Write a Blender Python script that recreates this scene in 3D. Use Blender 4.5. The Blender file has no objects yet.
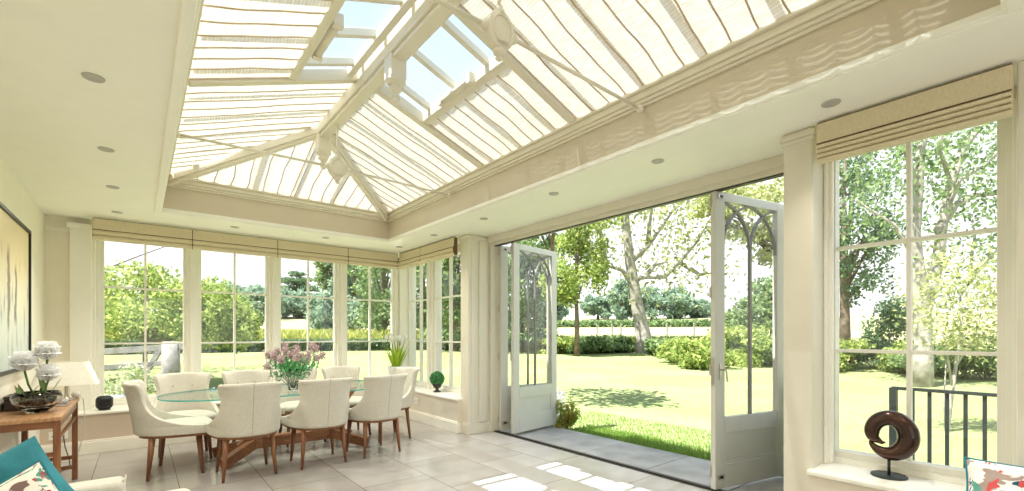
import bpy, math, random
import numpy as np
from mathutils import Vector, Matrix

sc = bpy.context.scene
COL = sc.collection
PI = math.pi
random.seed(7)

# ------------------------------------------------------------------ camera frame (metres; camera at origin, 1.3 m up)
F, YAW, V0, EYE = 457.6, 0.6842, 335.0, 1.3
SA, CA = math.sin(YAW), math.cos(YAW)

def ray(u, v):
    t = (u - 512) / F
    return (SA + t * CA, CA - t * SA, (V0 - v) / F)

def ground_at(u, d):
    """place on the land seen at photo column u, at forward depth d"""
    r = ray(u, 335)
    return (r[0] * d, r[1] * d)

def land(x, y):
    r = math.hypot(x, y)
    if r < 9: return -0.07
    if r < 27: return -0.07 + (r - 9) / 18 * 0.52
    if r < 34: return 0.45 + (r - 27) / 7 * 0.25
    if r < 110: return 0.70 + (r - 34) / 76 * 4.6
    return 5.3 + (r - 110) * 0.02

# ------------------------------------------------------------------ materials
MATS = {}
def nodes(name):
    m = bpy.data.materials.new(name); m.use_nodes = True
    nt = m.node_tree; nt.nodes.clear()
    out = nt.nodes.new('ShaderNodeOutputMaterial')
    return m, nt, out

def mat(name, col, rough=0.5, metal=0.0, var=0.0, vscale=6.0, bump=0.0, bscale=40.0, spec=0.5, stretch=None, coat=0.0, trans=0.0, col2=None, detail=4.0):
    m, nt, out = nodes(name)
    p = nt.nodes.new('ShaderNodeBsdfPrincipled')
    p.inputs['Base Color'].default_value = (*col, 1)
    p.inputs['Roughness'].default_value = rough
    p.inputs['Metallic'].default_value = metal
    p.inputs['Specular IOR Level'].default_value = spec
    p.inputs['Coat Weight'].default_value = coat
    p.inputs['Transmission Weight'].default_value = trans
    nt.links.new(p.outputs[0], out.inputs[0])
    tc = nt.nodes.new('ShaderNodeTexCoord')
    src = tc.outputs['Object']
    if stretch:
        mp = nt.nodes.new('ShaderNodeMapping'); mp.inputs['Scale'].default_value = stretch
        nt.links.new(src, mp.inputs[0]); src = mp.outputs[0]
    if var or col2:
        n = nt.nodes.new('ShaderNodeTexNoise'); n.inputs['Scale'].default_value = vscale; n.inputs['Detail'].default_value = detail
        nt.links.new(src, n.inputs['Vector'])
        r = nt.nodes.new('ShaderNodeValToRGB')
        c2 = col2 or tuple(min(1, c * (1 + var)) for c in col)
        c1 = col if col2 else tuple(c * (1 - var) for c in col)
        r.color_ramp.elements[0].position = 0.35; r.color_ramp.elements[1].position = 0.65
        r.color_ramp.elements[0].color = (*c1, 1); r.color_ramp.elements[1].color = (*c2, 1)
        nt.links.new(n.outputs[0], r.inputs[0]); nt.links.new(r.outputs[0], p.inputs['Base Color'])
    if bump:
        n = nt.nodes.new('ShaderNodeTexNoise'); n.inputs['Scale'].default_value = bscale; n.inputs['Detail'].default_value = 3
        nt.links.new(src, n.inputs['Vector'])
        b = nt.nodes.new('ShaderNodeBump'); b.inputs['Strength'].default_value = bump; b.inputs['Distance'].default_value = 0.01
        nt.links.new(n.outputs[0], b.inputs['Height']); nt.links.new(b.outputs[0], p.inputs['Normal'])
    MATS[name] = m
    return m

def leafmat(name, c1, c2, c3=None, trans=0.5, gain=1.3):
    c1, c2 = [tuple(min(.92, q * gain) for q in c) for c in (c1, c2)]
    c3 = tuple(min(.92, q * gain) for q in c3) if c3 else None
    m, nt, out = nodes(name)
    g = nt.nodes.new('ShaderNodeNewGeometry')
    r = nt.nodes.new('ShaderNodeValToRGB')
    r.color_ramp.elements[0].color = (*c1, 1); r.color_ramp.elements[1].color = (*c2, 1)
    if c3:
        e = r.color_ramp.elements.new(0.5); e.color = (*c3, 1)
    nt.links.new(g.outputs['Random Per Island'], r.inputs[0])
    d = nt.nodes.new('ShaderNodeBsdfDiffuse'); t = nt.nodes.new('ShaderNodeBsdfTranslucent')
    mx = nt.nodes.new('ShaderNodeMixShader'); mx.inputs[0].default_value = trans
    nt.links.new(r.outputs[0], d.inputs[0]); nt.links.new(r.outputs[0], t.inputs[0])
    nt.links.new(d.outputs[0], mx.inputs[1]); nt.links.new(t.outputs[0], mx.inputs[2])
    nt.links.new(mx.outputs[0], out.inputs[0])
    MATS[name] = m
    return m

def glassmat(name, tint=(1, 1, 1), refl=0.10, rough=0.0):
    m, nt, out = nodes(name)
    t = nt.nodes.new('ShaderNodeBsdfTransparent'); t.inputs[0].default_value = (*tint, 1)
    g = nt.nodes.new('ShaderNodeBsdfGlossy'); g.inputs['Roughness'].default_value = rough
    lw = nt.nodes.new('ShaderNodeLayerWeight'); lw.inputs[0].default_value = 0.5
    pw = nt.nodes.new('ShaderNodeMath'); pw.operation = 'POWER'; pw.inputs[1].default_value = 5
    mu = nt.nodes.new('ShaderNodeMath'); mu.operation = 'MULTIPLY_ADD'; mu.inputs[1].default_value = refl * 5; mu.inputs[2].default_value = refl * .3
    mu.use_clamp = True
    nt.links.new(lw.outputs['Facing'], pw.inputs[0])
    mx = nt.nodes.new('ShaderNodeMixShader')
    nt.links.new(pw.outputs[0], mu.inputs[0]); nt.links.new(mu.outputs[0], mx.inputs[0])
    nt.links.new(t.outputs[0], mx.inputs[1]); nt.links.new(g.outputs[0], mx.inputs[2])
    nt.links.new(mx.outputs[0], out.inputs[0])
    MATS[name] = m
    return m

def woodmat(name, c1, c2, rough=0.4, axis=(1, 12, 12)):
    return mat(name, c1, rough, col2=c2, vscale=5, stretch=axis, detail=8)

WHITE = mat('joinery paint', (0.70, 0.66, 0.55), 0.45, var=0.015)
CEIL = mat('ceiling paint', (0.88, 0.87, 0.78), 0.7, var=0.01)
WALL = mat('wall paint', (0.84, 0.80, 0.68), 0.7, var=0.012)
TAUPE = mat('taupe paint', (0.60, 0.50, 0.40), 0.6, var=0.015)
SASHP = mat('window paint', (0.86, 0.84, 0.76), 0.4, var=0.008)
SEATB = mat('seat front paint', (0.74, 0.68, 0.57), 0.55, var=0.015)
SKIRT = mat('skirting paint', (0.86, 0.83, 0.74), 0.4, var=0.01)
LANT = mat('lantern paint', (0.74, 0.69, 0.56), 0.42, var=0.01)
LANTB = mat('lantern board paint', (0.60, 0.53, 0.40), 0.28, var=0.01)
DOORP = mat('door paint', (0.58, 0.58, 0.525), 0.35, var=0.012)
TRACE = mat('tracery lead', (0.22, 0.22, 0.20), 0.45, var=0.05)
DARKM = mat('dark bronze track', (0.06, 0.05, 0.045), 0.4, metal=0.6, var=0.1)
BLACK = mat('black plastic', (0.006, 0.006, 0.008), 0.45, var=0.2)
CHROME = mat('brushed nickel', (0.55, 0.52, 0.46), 0.3, metal=1.0, var=0.05)
GLASS = glassmat('window glass')
ROOFG = glassmat('roof glass', (0.88, 0.94, 1.0), 0.05)
WALNUT = woodmat('walnut', (0.17, 0.062, 0.024), (0.30, 0.125, 0.05), 0.38)
WALNUTV = woodmat('walnut leg', (0.15, 0.055, 0.02), (0.27, 0.11, 0.045), 0.38, (12, 12, 1))
TEAK = woodmat('teak top', (0.30, 0.15, 0.065), (0.46, 0.26, 0.125), 0.36, (12, 1, 12))
CREAM = mat('cream linen', (0.59, 0.56, 0.485), 0.9, var=0.05, vscale=60, bump=0.25, bscale=350, spec=0.15)
SEAM = mat('linen seam', (0.45, 0.42, 0.36), 0.9, var=0.05)
TEAL = mat('teal velvet', (0.035, 0.20, 0.25), 0.75, var=0.18, vscale=7, bump=0.2, bscale=60, spec=0.2)
STONE = mat('terrace stone', (0.40, 0.39, 0.37), 0.75, var=0.18, vscale=3, bump=0.2, bscale=30)
BLINDF = mat('roman blind linen', (0.68, 0.60, 0.42), 0.9, var=0.06, vscale=50, stretch=(3, 3, 1), bump=0.2, bscale=200, spec=0.1)
BLINDT = mat('roman blind brown piping', (0.13, 0.075, 0.04), 0.8, var=0.1)
BATTEN = mat('brown roof blind batten', (0.55, 0.42, 0.27), 0.8, var=0.12)
BARK = mat('bark', (0.17, 0.135, 0.10), 0.95, var=0.35, vscale=5, bump=0.6, bscale=18, spec=0.1)
BARKP = mat('pale bark', (0.36, 0.34, 0.30), 0.95, var=0.3, vscale=5, bump=0.4, bscale=18, spec=0.1)
OLDWOOD = mat('weathered wood', (0.26, 0.25, 0.235), 0.9, var=0.2, vscale=7, bump=0.3)
IRON = mat('dark iron', (0.02, 0.028, 0.026), 0.5, var=0.1)
L_LIME = leafmat('lime leaves', (0.13, 0.20, 0.06), (0.44, 0.48, 0.18), (0.27, 0.34, 0.10))
L_MID = leafmat('mid green leaves', (0.09, 0.15, 0.07), (0.30, 0.38, 0.19), (0.18, 0.26, 0.11))
L_DARK = leafmat('dark green leaves', (0.06, 0.11, 0.06), (0.22, 0.30, 0.17), (0.12, 0.19, 0.10))
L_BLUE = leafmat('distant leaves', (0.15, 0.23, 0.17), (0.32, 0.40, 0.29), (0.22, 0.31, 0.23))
L_OLIVE = leafmat('olive leaves', (0.19, 0.22, 0.09), (0.48, 0.48, 0.25), (0.32, 0.36, 0.16))
L_YELL = leafmat('yellow green stems', (0.28, 0.33, 0.09), (0.48, 0.47, 0.18), (0.36, 0.40, 0.13))
L_LAV = leafmat('lavender flowers', (0.42, 0.36, 0.60), (0.70, 0.64, 0.85), (0.36, 0.42, 0.30))
L_WHITE = leafmat('white garden flowers', (0.42, 0.45, 0.28), (0.66, 0.62, 0.55), (0.20, 0.28, 0.10))
L_RUST = leafmat('rust and green leaves', (0.20, 0.30, 0.05), (0.42, 0.24, 0.08), (0.34, 0.42, 0.10))
L_GRASS = leafmat('grass blades', (0.12, 0.24, 0.04), (0.30, 0.40, 0.11))
L_BOX = leafmat('box leaves', (0.05, 0.20, 0.08), (0.16, 0.42, 0.19))
L_TULIP = leafmat('fresh spear leaves', (0.22, 0.36, 0.03), (0.45, 0.55, 0.08))
PETALW = leafmat('white petals', (0.84, 0.87, 0.70), (0.93, 0.94, 0.82), trans=0.35)
PETALG = mat('green petal base', (0.34, 0.42, 0.12), 0.7, var=0.2)
PETALM = leafmat('mauve petals', (0.30, 0.21, 0.24), (0.62, 0.52, 0.48), (0.42, 0.32, 0.33), trans=0.3)
STEMG = mat('green stem', (0.08, 0.16, 0.03), 0.6, var=0.2)
VGLASS = mat('clear vase glass', (0.95, 0.97, 0.96), 0.02, trans=1.0)
TGLASS = glassmat('table glass', (0.93, 0.98, 0.965), 0.10)
TEDGE = mat('table glass edge', (0.05, 0.42, 0.38), 0.08, var=0.1, trans=0.3)
URN = mat('dark lead urn', (0.03, 0.028, 0.026), 0.5, var=0.2)
BRONZE = mat('bronze', (0.03, 0.011, 0.006), 0.16, metal=0.5, col2=(0.085, 0.03, 0.013), vscale=5, coat=0.4)
SHADE = mat('lamp shade linen', (0.88, 0.85, 0.74), 0.9, var=0.03, vscale=40)
PAPER = mat('book paper', (0.75, 0.72, 0.64), 0.8, var=0.05)
BOOKC = mat('dark book cover', (0.06, 0.05, 0.055), 0.5, var=0.1)
BOOKC2 = mat('grey book cover', (0.30, 0.28, 0.27), 0.5, var=0.1)
BOXW = mat('dark box wood', (0.035, 0.018, 0.012), 0.4, var=0.3)
MOSS = leafmat('moss and bark', (0.10, 0.07, 0.02), (0.30, 0.28, 0.06), (0.02, 0.015, 0.01))
WPLAST = mat('white plastic', (0.82, 0.80, 0.75), 0.4, var=0.02)
BEZEL = mat('downlight bezel', (0.42, 0.41, 0.37), 0.5, var=0.03)
LENS = mat('downlight lens', (0.75, 0.74, 0.68), 0.3, var=0.03)

def floormat():
    m, nt, out = nodes('limestone tiles')
    p = nt.nodes.new('ShaderNodeBsdfPrincipled'); nt.links.new(p.outputs[0], out.inputs[0])
    tc = nt.nodes.new('ShaderNodeTexCoord'); mp = nt.nodes.new('ShaderNodeMapping')
    mp.inputs['Rotation'].default_value = (0, 0, PI / 2); mp.inputs['Location'].default_value = (0.21, 0.33, 0)
    nt.links.new(tc.outputs['Object'], mp.inputs[0])
    b = nt.nodes.new('ShaderNodeTexBrick'); b.offset = 0.5
    b.inputs['Scale'].default_value = 1.0; b.inputs['Brick Width'].default_value = 0.9; b.inputs['Row Height'].default_value = 0.6
    b.inputs['Mortar Size'].default_value = 0.004; b.inputs['Mortar Smooth'].default_value = 0.2
    b.inputs['Color1'].default_value = (0.37, 0.35, 0.325, 1); b.inputs['Color2'].default_value = (0.46, 0.438, 0.41, 1)
    b.inputs['Mortar'].default_value = (0.19, 0.17, 0.15, 1)
    nt.links.new(mp.outputs[0], b.inputs[0])
    n = nt.nodes.new('ShaderNodeTexNoise'); n.inputs['Scale'].default_value = 2.6; n.inputs['Detail'].default_value = 7
    nt.links.new(tc.outputs['Object'], n.inputs[0])
    mx = nt.nodes.new('ShaderNodeMix'); mx.data_type = 'RGBA'; mx.blend_type = 'MULTIPLY'; mx.inputs[0].default_value = 0.35
    r = nt.nodes.new('ShaderNodeValToRGB'); r.color_ramp.elements[0].position = 0.3; r.color_ramp.elements[1].position = 0.7
    r.color_ramp.elements[0].color = (0.72, 0.68, 0.64, 1); r.color_ramp.elements[1].color = (1, 1, 1, 1)
    nt.links.new(n.outputs[0], r.inputs[0])
    nt.links.new(b.outputs['Color'], mx.inputs[6]); nt.links.new(r.outputs[0], mx.inputs[7]); nt.links.new(mx.outputs[2], p.inputs['Base Color'])
    rr = nt.nodes.new('ShaderNodeMapRange'); rr.inputs[3].default_value = 0.10; rr.inputs[4].default_value = 0.24
    nt.links.new(n.outputs[0], rr.inputs[0]); nt.links.new(rr.outputs[0], p.inputs['Roughness'])
    bp = nt.nodes.new('ShaderNodeBump'); bp.inputs['Strength'].default_value = 0.25; bp.inputs['Distance'].default_value = 0.004; bp.invert = True
    nt.links.new(b.outputs['Fac'], bp.inputs['Height']); nt.links.new(bp.outputs[0], p.inputs['Normal'])
    return m
FLOORM = floormat()

def weavemat():
    """sheer woven roof-blind cloth: UV is metres along the eave (u) and up the slope (v)"""
    m, nt, out = nodes('woven roof blind cloth')
    tc = nt.nodes.new('ShaderNodeTexCoord')
    sep = nt.nodes.new('ShaderNodeSeparateXYZ'); nt.links.new(tc.outputs['UV'], sep.inputs[0])
    def math_(op, a, b=None, clamp=False):
        n = nt.nodes.new('ShaderNodeMath'); n.operation = op; n.use_clamp = clamp
        for i, s in enumerate((a, b)):
            if s is None: continue
            if isinstance(s, (int, float)): n.inputs[i].default_value = s
            else: nt.links.new(s, n.inputs[i])
        return n.outputs[0]
    # slats: fine bands along the eave, 18 mm apart
    sv = math_('SINE', math_('MULTIPLY', sep.outputs[1], 2 * PI / 0.021))
    slit = math_('GREATER_THAN', sv, 0.45)
    nz = nt.nodes.new('ShaderNodeTexNoise'); nz.inputs['Scale'].default_value = 1.0; nz.inputs['Detail'].default_value = 3
    mp = nt.nodes.new('ShaderNodeMapping'); mp.inputs['Scale'].default_value = (14, 40, 1)
    nt.links.new(tc.outputs['UV'], mp.inputs[0]); nt.links.new(mp.outputs[0], nz.inputs[0])
    nn = math_('MULTIPLY', nz.outputs[0], 0.30)
    fac = math_('ADD', math_('MULTIPLY', slit, nn), 0.015, True)
    r = nt.nodes.new('ShaderNodeValToRGB')
    r.color_ramp.elements[0].position = 0.35; r.color_ramp.elements[1].position = 0.68
    r.color_ramp.elements[0].color = (0.78, 0.71, 0.57, 1); r.color_ramp.elements[1].color = (0.90, 0.86, 0.76, 1)
    nt.links.new(nz.outputs[0], r.inputs[0])
    d = nt.nodes.new('ShaderNodeBsdfDiffuse'); t = nt.nodes.new('ShaderNodeBsdfTranslucent'); tr = nt.nodes.new('ShaderNodeBsdfTransparent')
    nt.links.new(r.outputs[0], d.inputs[0]); nt.links.new(r.outputs[0], t.inputs[0])
    a = nt.nodes.new('ShaderNodeMixShader'); a.inputs[0].default_value = 0.205
    nt.links.new(d.outputs[0], a.inputs[1]); nt.links.new(t.outputs[0], a.inputs[2])
    b = nt.nodes.new('ShaderNodeMixShader'); nt.links.new(fac, b.inputs[0])
    nt.links.new(a.outputs[0], b.inputs[1]); nt.links.new(tr.outputs[0], b.inputs[2])
    nt.links.new(b.outputs[0], out.inputs[0])
    return m
WEAVE = weavemat()

def landmat(name, c1, c2, c3, s1=0.35, s2=9):
    m, nt, out = nodes(name)
    p = nt.nodes.new('ShaderNodeBsdfDiffuse'); nt.links.new(p.outputs[0], out.inputs[0])
    tc = nt.nodes.new('ShaderNodeTexCoord')
    n1 = nt.nodes.new('ShaderNodeTexNoise'); n1.inputs['Scale'].default_value = s1; n1.inputs['Detail'].default_value = 5
    n2 = nt.nodes.new('ShaderNodeTexNoise'); n2.inputs['Scale'].default_value = s2; n2.inputs['Detail'].default_value = 6
    for n in (n1, n2): nt.links.new(tc.outputs['Object'], n.inputs[0])
    r1 = nt.nodes.new('ShaderNodeValToRGB'); r1.color_ramp.elements[0].position = 0.4; r1.color_ramp.elements[1].position = 0.62
    r1.color_ramp.elements[0].color = (*c1, 1); r1.color_ramp.elements[1].color = (*c2, 1)
    nt.links.new(n1.outputs[0], r1.inputs[0])
    mx = nt.nodes.new('ShaderNodeMix'); mx.data_type = 'RGBA'
    mr = nt.nodes.new('ShaderNodeMapRange'); mr.inputs[1].default_value = 0.45; mr.inputs[2].default_value = 0.7; mr.inputs[4].default_value = 0.7
    nt.links.new(n2.outputs[0], mr.inputs[0]); nt.links.new(mr.outputs[0], mx.inputs[0])
    nt.links.new(r1.outputs[0], mx.inputs[6]); mx.inputs[7].default_value = (*c3, 1); nt.links.new(mx.outputs[2], p.inputs[0])
    return m
LAWN = landmat('lawn grass', (0.22, 0.26, 0.115), (0.27, 0.295, 0.15), (0.16, 0.225, 0.07))
MEADOW = landmat('pale meadow', (0.30, 0.285, 0.165), (0.35, 0.325, 0.21), (0.30, 0.32, 0.17), 0.08, 1.2)

def paintingmat():
    m, nt, out = nodes('abstract painting')
    p = nt.nodes.new('ShaderNodeBsdfPrincipled'); p.inputs['Roughness'].default_value = 0.5
    nt.links.new(p.outputs[0], out.inputs[0])
    tc = nt.nodes.new('ShaderNodeTexCoord')
    sep = nt.nodes.new('ShaderNodeSeparateXYZ'); nt.links.new(tc.outputs['Generated'], sep.inputs[0])
    n0 = nt.nodes.new('ShaderNodeTexNoise'); n0.inputs['Scale'].default_value = 4; n0.inputs['Detail'].default_value = 6
    nt.links.new(tc.outputs['Generated'], n0.inputs[0])
    ad = nt.nodes.new('ShaderNodeMath'); ad.operation = 'MULTIPLY_ADD'; ad.inputs[1].default_value = 0.5
    nt.links.new(n0.outputs[0], ad.inputs[0]); nt.links.new(sep.outputs[2], ad.inputs[2])
    r = nt.nodes.new('ShaderNodeValToRGB')
    els = r.color_ramp.elements
    els[0].position = 0.2; els[0].color = (0.52, 0.60, 0.58, 1); els[1].position = 1.2 if False else 1.0; els[1].color = (0.72, 0.60, 0.34, 1)
    e = els.new(0.5); e.color = (0.66, 0.70, 0.64, 1); e = els.new(0.75); e.color = (0.74, 0.71, 0.56, 1)
    nt.links.new(ad.outputs[0], r.inputs[0])
    mp = nt.nodes.new('ShaderNodeMapping'); mp.inputs['Scale'].default_value = (1, 26, 3.0); mp.inputs['Location'].default_value = (0, 1.2, 0.2)
    nt.links.new(tc.outputs['Generated'], mp.inputs[0])
    n1 = nt.nodes.new('ShaderNodeTexNoise'); n1.inputs['Scale'].default_value = 1; n1.inputs['Detail'].default_value = 5
    nt.links.new(mp.outputs[0], n1.inputs[0])
    mr = nt.nodes.new('ShaderNodeMapRange'); mr.inputs[1].default_value = 0.57; mr.inputs[2].default_value = 0.66; mr.inputs[4].default_value = 0.85
    nt.links.new(n1.outputs[0], mr.inputs[0])
    zz = nt.nodes.new('ShaderNodeMapRange'); zz.inputs[1].default_value = 0.85; zz.inputs[2].default_value = 0.55
    nt.links.new(sep.outputs[2], zz.inputs[0])
    so = nt.nodes.new('ShaderNodeSeparateXYZ'); nt.links.new(tc.outputs['Object'], so.inputs[0])
    prevs = None
    for yc, hw_, zc_, zh in ((.22, .05, .03, .36), (.47, .045, .0, .27), (-.25, .05, .0, .3), (-.7, .06, -.05, .33)):
        def M(op, a, b):
            n = nt.nodes.new('ShaderNodeMath'); n.operation = op
            for q, x_ in enumerate((a, b)):
                if isinstance(x_, (int, float)): n.inputs[q].default_value = x_
                else: nt.links.new(x_, n.inputs[q])
            return n.outputs[0]
        jit = M('MULTIPLY', M('SUBTRACT', n0.outputs[0], .5), .35)
        dy = M('DIVIDE', M('ABSOLUTE', M('SUBTRACT', M('ADD', so.outputs[1], jit), yc), 0), hw_)
        dz = M('DIVIDE', M('ABSOLUTE', M('SUBTRACT', so.outputs[2], zc_), 0), zh)
        k_ = M('SUBTRACT', 1.0, M('MAXIMUM', dy, dz)); k_ = M('MINIMUM', M('MAXIMUM', M('MULTIPLY', k_, 2.5), 0.0), .8)
        prevs = k_ if prevs is None else M('MAXIMUM', prevs, k_)
    mu = nt.nodes.new('ShaderNodeMath'); mu.operation = 'MAXIMUM'
    mu0 = nt.nodes.new('ShaderNodeMath'); mu0.operation = 'MULTIPLY'
    nt.links.new(mr.outputs[0], mu0.inputs[0]); nt.links.new(zz.outputs[0], mu0.inputs[1]); nt.links.new(mu0.outputs[0], mu.inputs[0]); nt.links.new(prevs, mu.inputs[1])
    mx = nt.nodes.new('ShaderNodeMix'); mx.data_type = 'RGBA'
    nt.links.new(mu.outputs[0], mx.inputs[0]); nt.links.new(r.outputs[0], mx.inputs[6]); mx.inputs[7].default_value = (0.14, 0.12, 0.11, 1)
    nt.links.new(mx.outputs[2], p.inputs['Base Color'])
    return m
PAINTING = paintingmat()

def floralmat(name, base, cols, scale):
    """printed cushion cotton: leafy patches of several colours on a pale ground"""
    m, nt, out = nodes(name)
    p = nt.nodes.new('ShaderNodeBsdfPrincipled'); p.inputs['Roughness'].default_value = 0.85; p.inputs['Specular IOR Level'].default_value = 0.15
    nt.links.new(p.outputs[0], out.inputs[0])
    tc = nt.nodes.new('ShaderNodeTexCoord')
    prev = None
    for i, (c, lo, hi, sx, sy, off) in enumerate(cols):
        mp = nt.nodes.new('ShaderNodeMapping'); mp.inputs['Scale'].default_value = (sx * scale, sy * scale, scale)
        mp.inputs['Location'].default_value = (off, off * 1.7, off * 0.6); mp.inputs['Rotation'].default_value = (0, 0.0, 0.6 * i)
        nt.links.new(tc.outputs['Object'], mp.inputs[0])
        n = nt.nodes.new('ShaderNodeTexNoise'); n.inputs['Scale'].default_value = 1; n.inputs['Detail'].default_value = 2.5; n.inputs['Distortion'].default_value = 1.2
        nt.links.new(mp.outputs[0], n.inputs[0])
        mr = nt.nodes.new('ShaderNodeMapRange'); mr.inputs[1].default_value = lo; mr.inputs[2].default_value = hi
        nt.links.new(n.outputs[0], mr.inputs[0])
        mx = nt.nodes.new('ShaderNodeMix'); mx.data_type = 'RGBA'
        nt.links.new(mr.outputs[0], mx.inputs[0])
        if prev: nt.links.new(prev, mx.inputs[6])
        else: mx.inputs[6].default_value = (*base, 1)
        mx.inputs[7].default_value = (*c, 1)
        prev = mx.outputs[2]
    nt.links.new(prev, p.inputs['Base Color'])
    return m
FLORAL = floralmat('bird print cotton', (0.80, 0.76, 0.68), [((0.10, 0.30, 0.24), .575, .60, 1, 1.6, 3.1), ((0.20, 0.13, 0.11), .555, .585, .55, .8, 8.4), ((0.50, 0.05, 0.07), .645, .66, 2, 2, 5.3)], 17)
FLORAL2 = floralmat('peony print cotton', (0.80, 0.79, 0.75), [((0.38, 0.29, 0.25), .52, .54, .5, .6, 2.2), ((0.02, 0.10, 0.16), .56, .58, .6, .6, 11.4), ((0.10, 0.34, 0.28), .61, .625, 1.3, 1.8, 5.1), ((0.62, 0.10, 0.10), .62, .635, 1.3, 1.3, 7.3)], 10)

# ------------------------------------------------------------------ mesh building
class MB:
    def __init__(s): s.v = []; s.f = []; s.uv = None
    def add(s, vs, fs):
        o = len(s.v); s.v += [tuple(p) for p in vs]; s.f += [tuple(i + o for i in f) for f in fs]; return s
    def box(s, x0, x1, y0, y1, z0, z1):
        if x0 > x1: x0, x1 = x1, x0
        if y0 > y1: y0, y1 = y1, y0
        if z0 > z1: z0, z1 = z1, z0
        return s.add([(x0, y0, z0), (x1, y0, z0), (x1, y1, z0), (x0, y1, z0), (x0, y0, z1), (x1, y0, z1), (x1, y1, z1), (x0, y1, z1)],
                     [(0, 3, 2, 1), (4, 5, 6, 7), (0, 1, 5, 4), (1, 2, 6, 5), (2, 3, 7, 6), (3, 0, 4, 7)])
    def bar(s, a, b, w, h, up=(0, 0, 1)):
        """rectangular bar from a to b, w across, h along the up direction"""
        a, b = Vector(a), Vector(b); d = (b - a).normalized(); up = Vector(up)
        sd = d.cross(up).normalized() * w / 2; u2 = sd.cross(d).normalized() * h / 2
        vs = [p + i * sd + j * u2 for p in (a, b) for i, j in ((-1, -1), (1, -1), (1, 1), (-1, 1))]
        return s.add(vs, [(0, 1, 2, 3), (7, 6, 5, 4), (0, 4, 5, 1), (1, 5, 6, 2), (2, 6, 7, 3), (3, 7, 4, 0)])
    def tube(s, pts, rad, n=8, closed=False):
        pts = [Vector(p) for p in pts]; m = len(pts)
        if not hasattr(rad, '__len__'): rad = [rad] * m
        vs = []; prev = None
        for i, p in enumerate(pts):
            if closed: d = pts[(i + 1) % m] - pts[i - 1]
            else: d = pts[min(i + 1, m - 1)] - pts[max(i - 1, 0)]
            d.normalize()
            if prev is None:
                x = d.cross(Vector((0.31, 0.17, 0.93)));
                if x.length < 0.2: x = d.cross(Vector((1, 0, 0)))
            else: x = prev - d * prev.dot(d)
            x.normalize(); prev = x; y = d.cross(x)
            vs += [p + (x * math.cos(2 * PI * k / n) + y * math.sin(2 * PI * k / n)) * rad[i] for k in range(n)]
        fs = []
        for i in range(m if closed else m - 1):
            j = (i + 1) % m
            fs += [(i * n + k, i * n + (k + 1) % n, j * n + (k + 1) % n, j * n + k) for k in range(n)]
        if not closed: fs += [tuple(range(n))[::-1], tuple((m - 1) * n + k for k in range(n))]
        return s.add(vs, fs)
    def lathe(s, prof, c=(0, 0, 0), n=24, sx=1, sy=1):
        vs = [(c[0] + r * sx * math.cos(2 * PI * k / n), c[1] + r * sy * math.sin(2 * PI * k / n), c[2] + z) for r, z in prof for k in range(n)]
        m = len(prof)
        fs = [(i * n + k, i * n + (k + 1) % n, (i + 1) * n + (k + 1) % n, (i + 1) * n + k) for i in range(m - 1) for k in range(n)]
        fs += [tuple(range(n))[::-1], tuple((m - 1) * n + k for k in range(n))]
        return s.add(vs, fs)
    def prism(s, poly, axis, a, b):
        """extrude a 2-D polygon along axis from a to b"""
        def P(p, t): return {'x': (t, p[0], p[1]), 'y': (p[0], t, p[1]), 'z': (p[0], p[1], t)}[axis]
        n = len(poly)
        return s.add([P(p, a) for p in poly] + [P(p, b) for p in poly],
                     [tuple(range(n))[::-1], tuple(range(n, 2 * n))] + [(i, (i + 1) % n, n + (i + 1) % n, n + i) for i in range(n)])
    def grid(s, fn, nu, nv):
        vs = [fn(i / nu, j / nv) for j in range(nv + 1) for i in range(nu + 1)]
        fs = [(j * (nu + 1) + i, j * (nu + 1) + i + 1, (j + 1) * (nu + 1) + i + 1, (j + 1) * (nu + 1) + i) for j in range(nv) for i in range(nu)]
        return s.add(vs, fs)
    def ball(s, c, r, n=12, m=8, sc=(1, 1, 1)):
        return s.lathe([(max(1e-4, r * math.sin(PI * i / m)) , -r * math.cos(PI * i / m) * sc[2]) for i in range(m + 1)], c, n, sc[0], sc[1])

def link(name, m, material, parent=None, bevel=0, smooth=False, solid=0, sub=0, loc=None, offset=-1, uvs=None):
    me = bpy.data.meshes.new(name)
    vs = m.v
    if parent is not None and loc is None:
        w = parent
        off = Vector((0, 0, 0))
        while w is not None: off += w.location; w = w.parent
        vs = [(p[0] - off.x, p[1] - off.y, p[2] - off.z) for p in vs]
    me.from_pydata(vs, [], m.f); me.update()
    if uvs is not None:
        l = me.uv_layers.new(name='uv')
        for lp in me.loops: l.data[lp.index].uv = uvs[lp.vertex_index]
    me.materials.append(material)
    if smooth:
        me.polygons.foreach_set('use_smooth', [True] * len(me.polygons))
    o = bpy.data.objects.new(name, me); COL.objects.link(o)
    if parent is not None: o.parent = parent
    if loc: o.location = loc
    if solid:
        x = o.modifiers.new('s', 'SOLIDIFY'); x.thickness = solid; x.offset = offset
    if sub:
        x = o.modifiers.new('d', 'SUBSURF'); x.levels = x.render_levels = sub
    if bevel:
        x = o.modifiers.new('b', 'BEVEL'); x.width = bevel; x.segments = 2; x.limit_method = 'ANGLE'
    return o

def tag(o, label=None, cat=None, group=None, kind=None):
    if label: o['label'] = label
    if cat: o['category'] = cat
    if group: o['group'] = group
    if kind: o['kind'] = kind
    return o

def root(name, label, cat, loc=(0, 0, 0), group=None, rz=0, kind=None):
    o = bpy.data.objects.new(name, None); COL.objects.link(o)
    o.location = loc; o.rotation_euler = (0, 0, rz); o.empty_display_size = 0.1
    return tag(o, label, cat, group, kind)

LOCAL = (0, 0, 0)     # pass as loc for meshes already in their parent's own frame

def struct(name, m, material, label, cat, parent=None, bevel=0, smooth=False):
    o = link(name, m, material, parent, bevel, smooth)
    if parent is None: tag(o, label, cat, None, 'structure')
    return o

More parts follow.
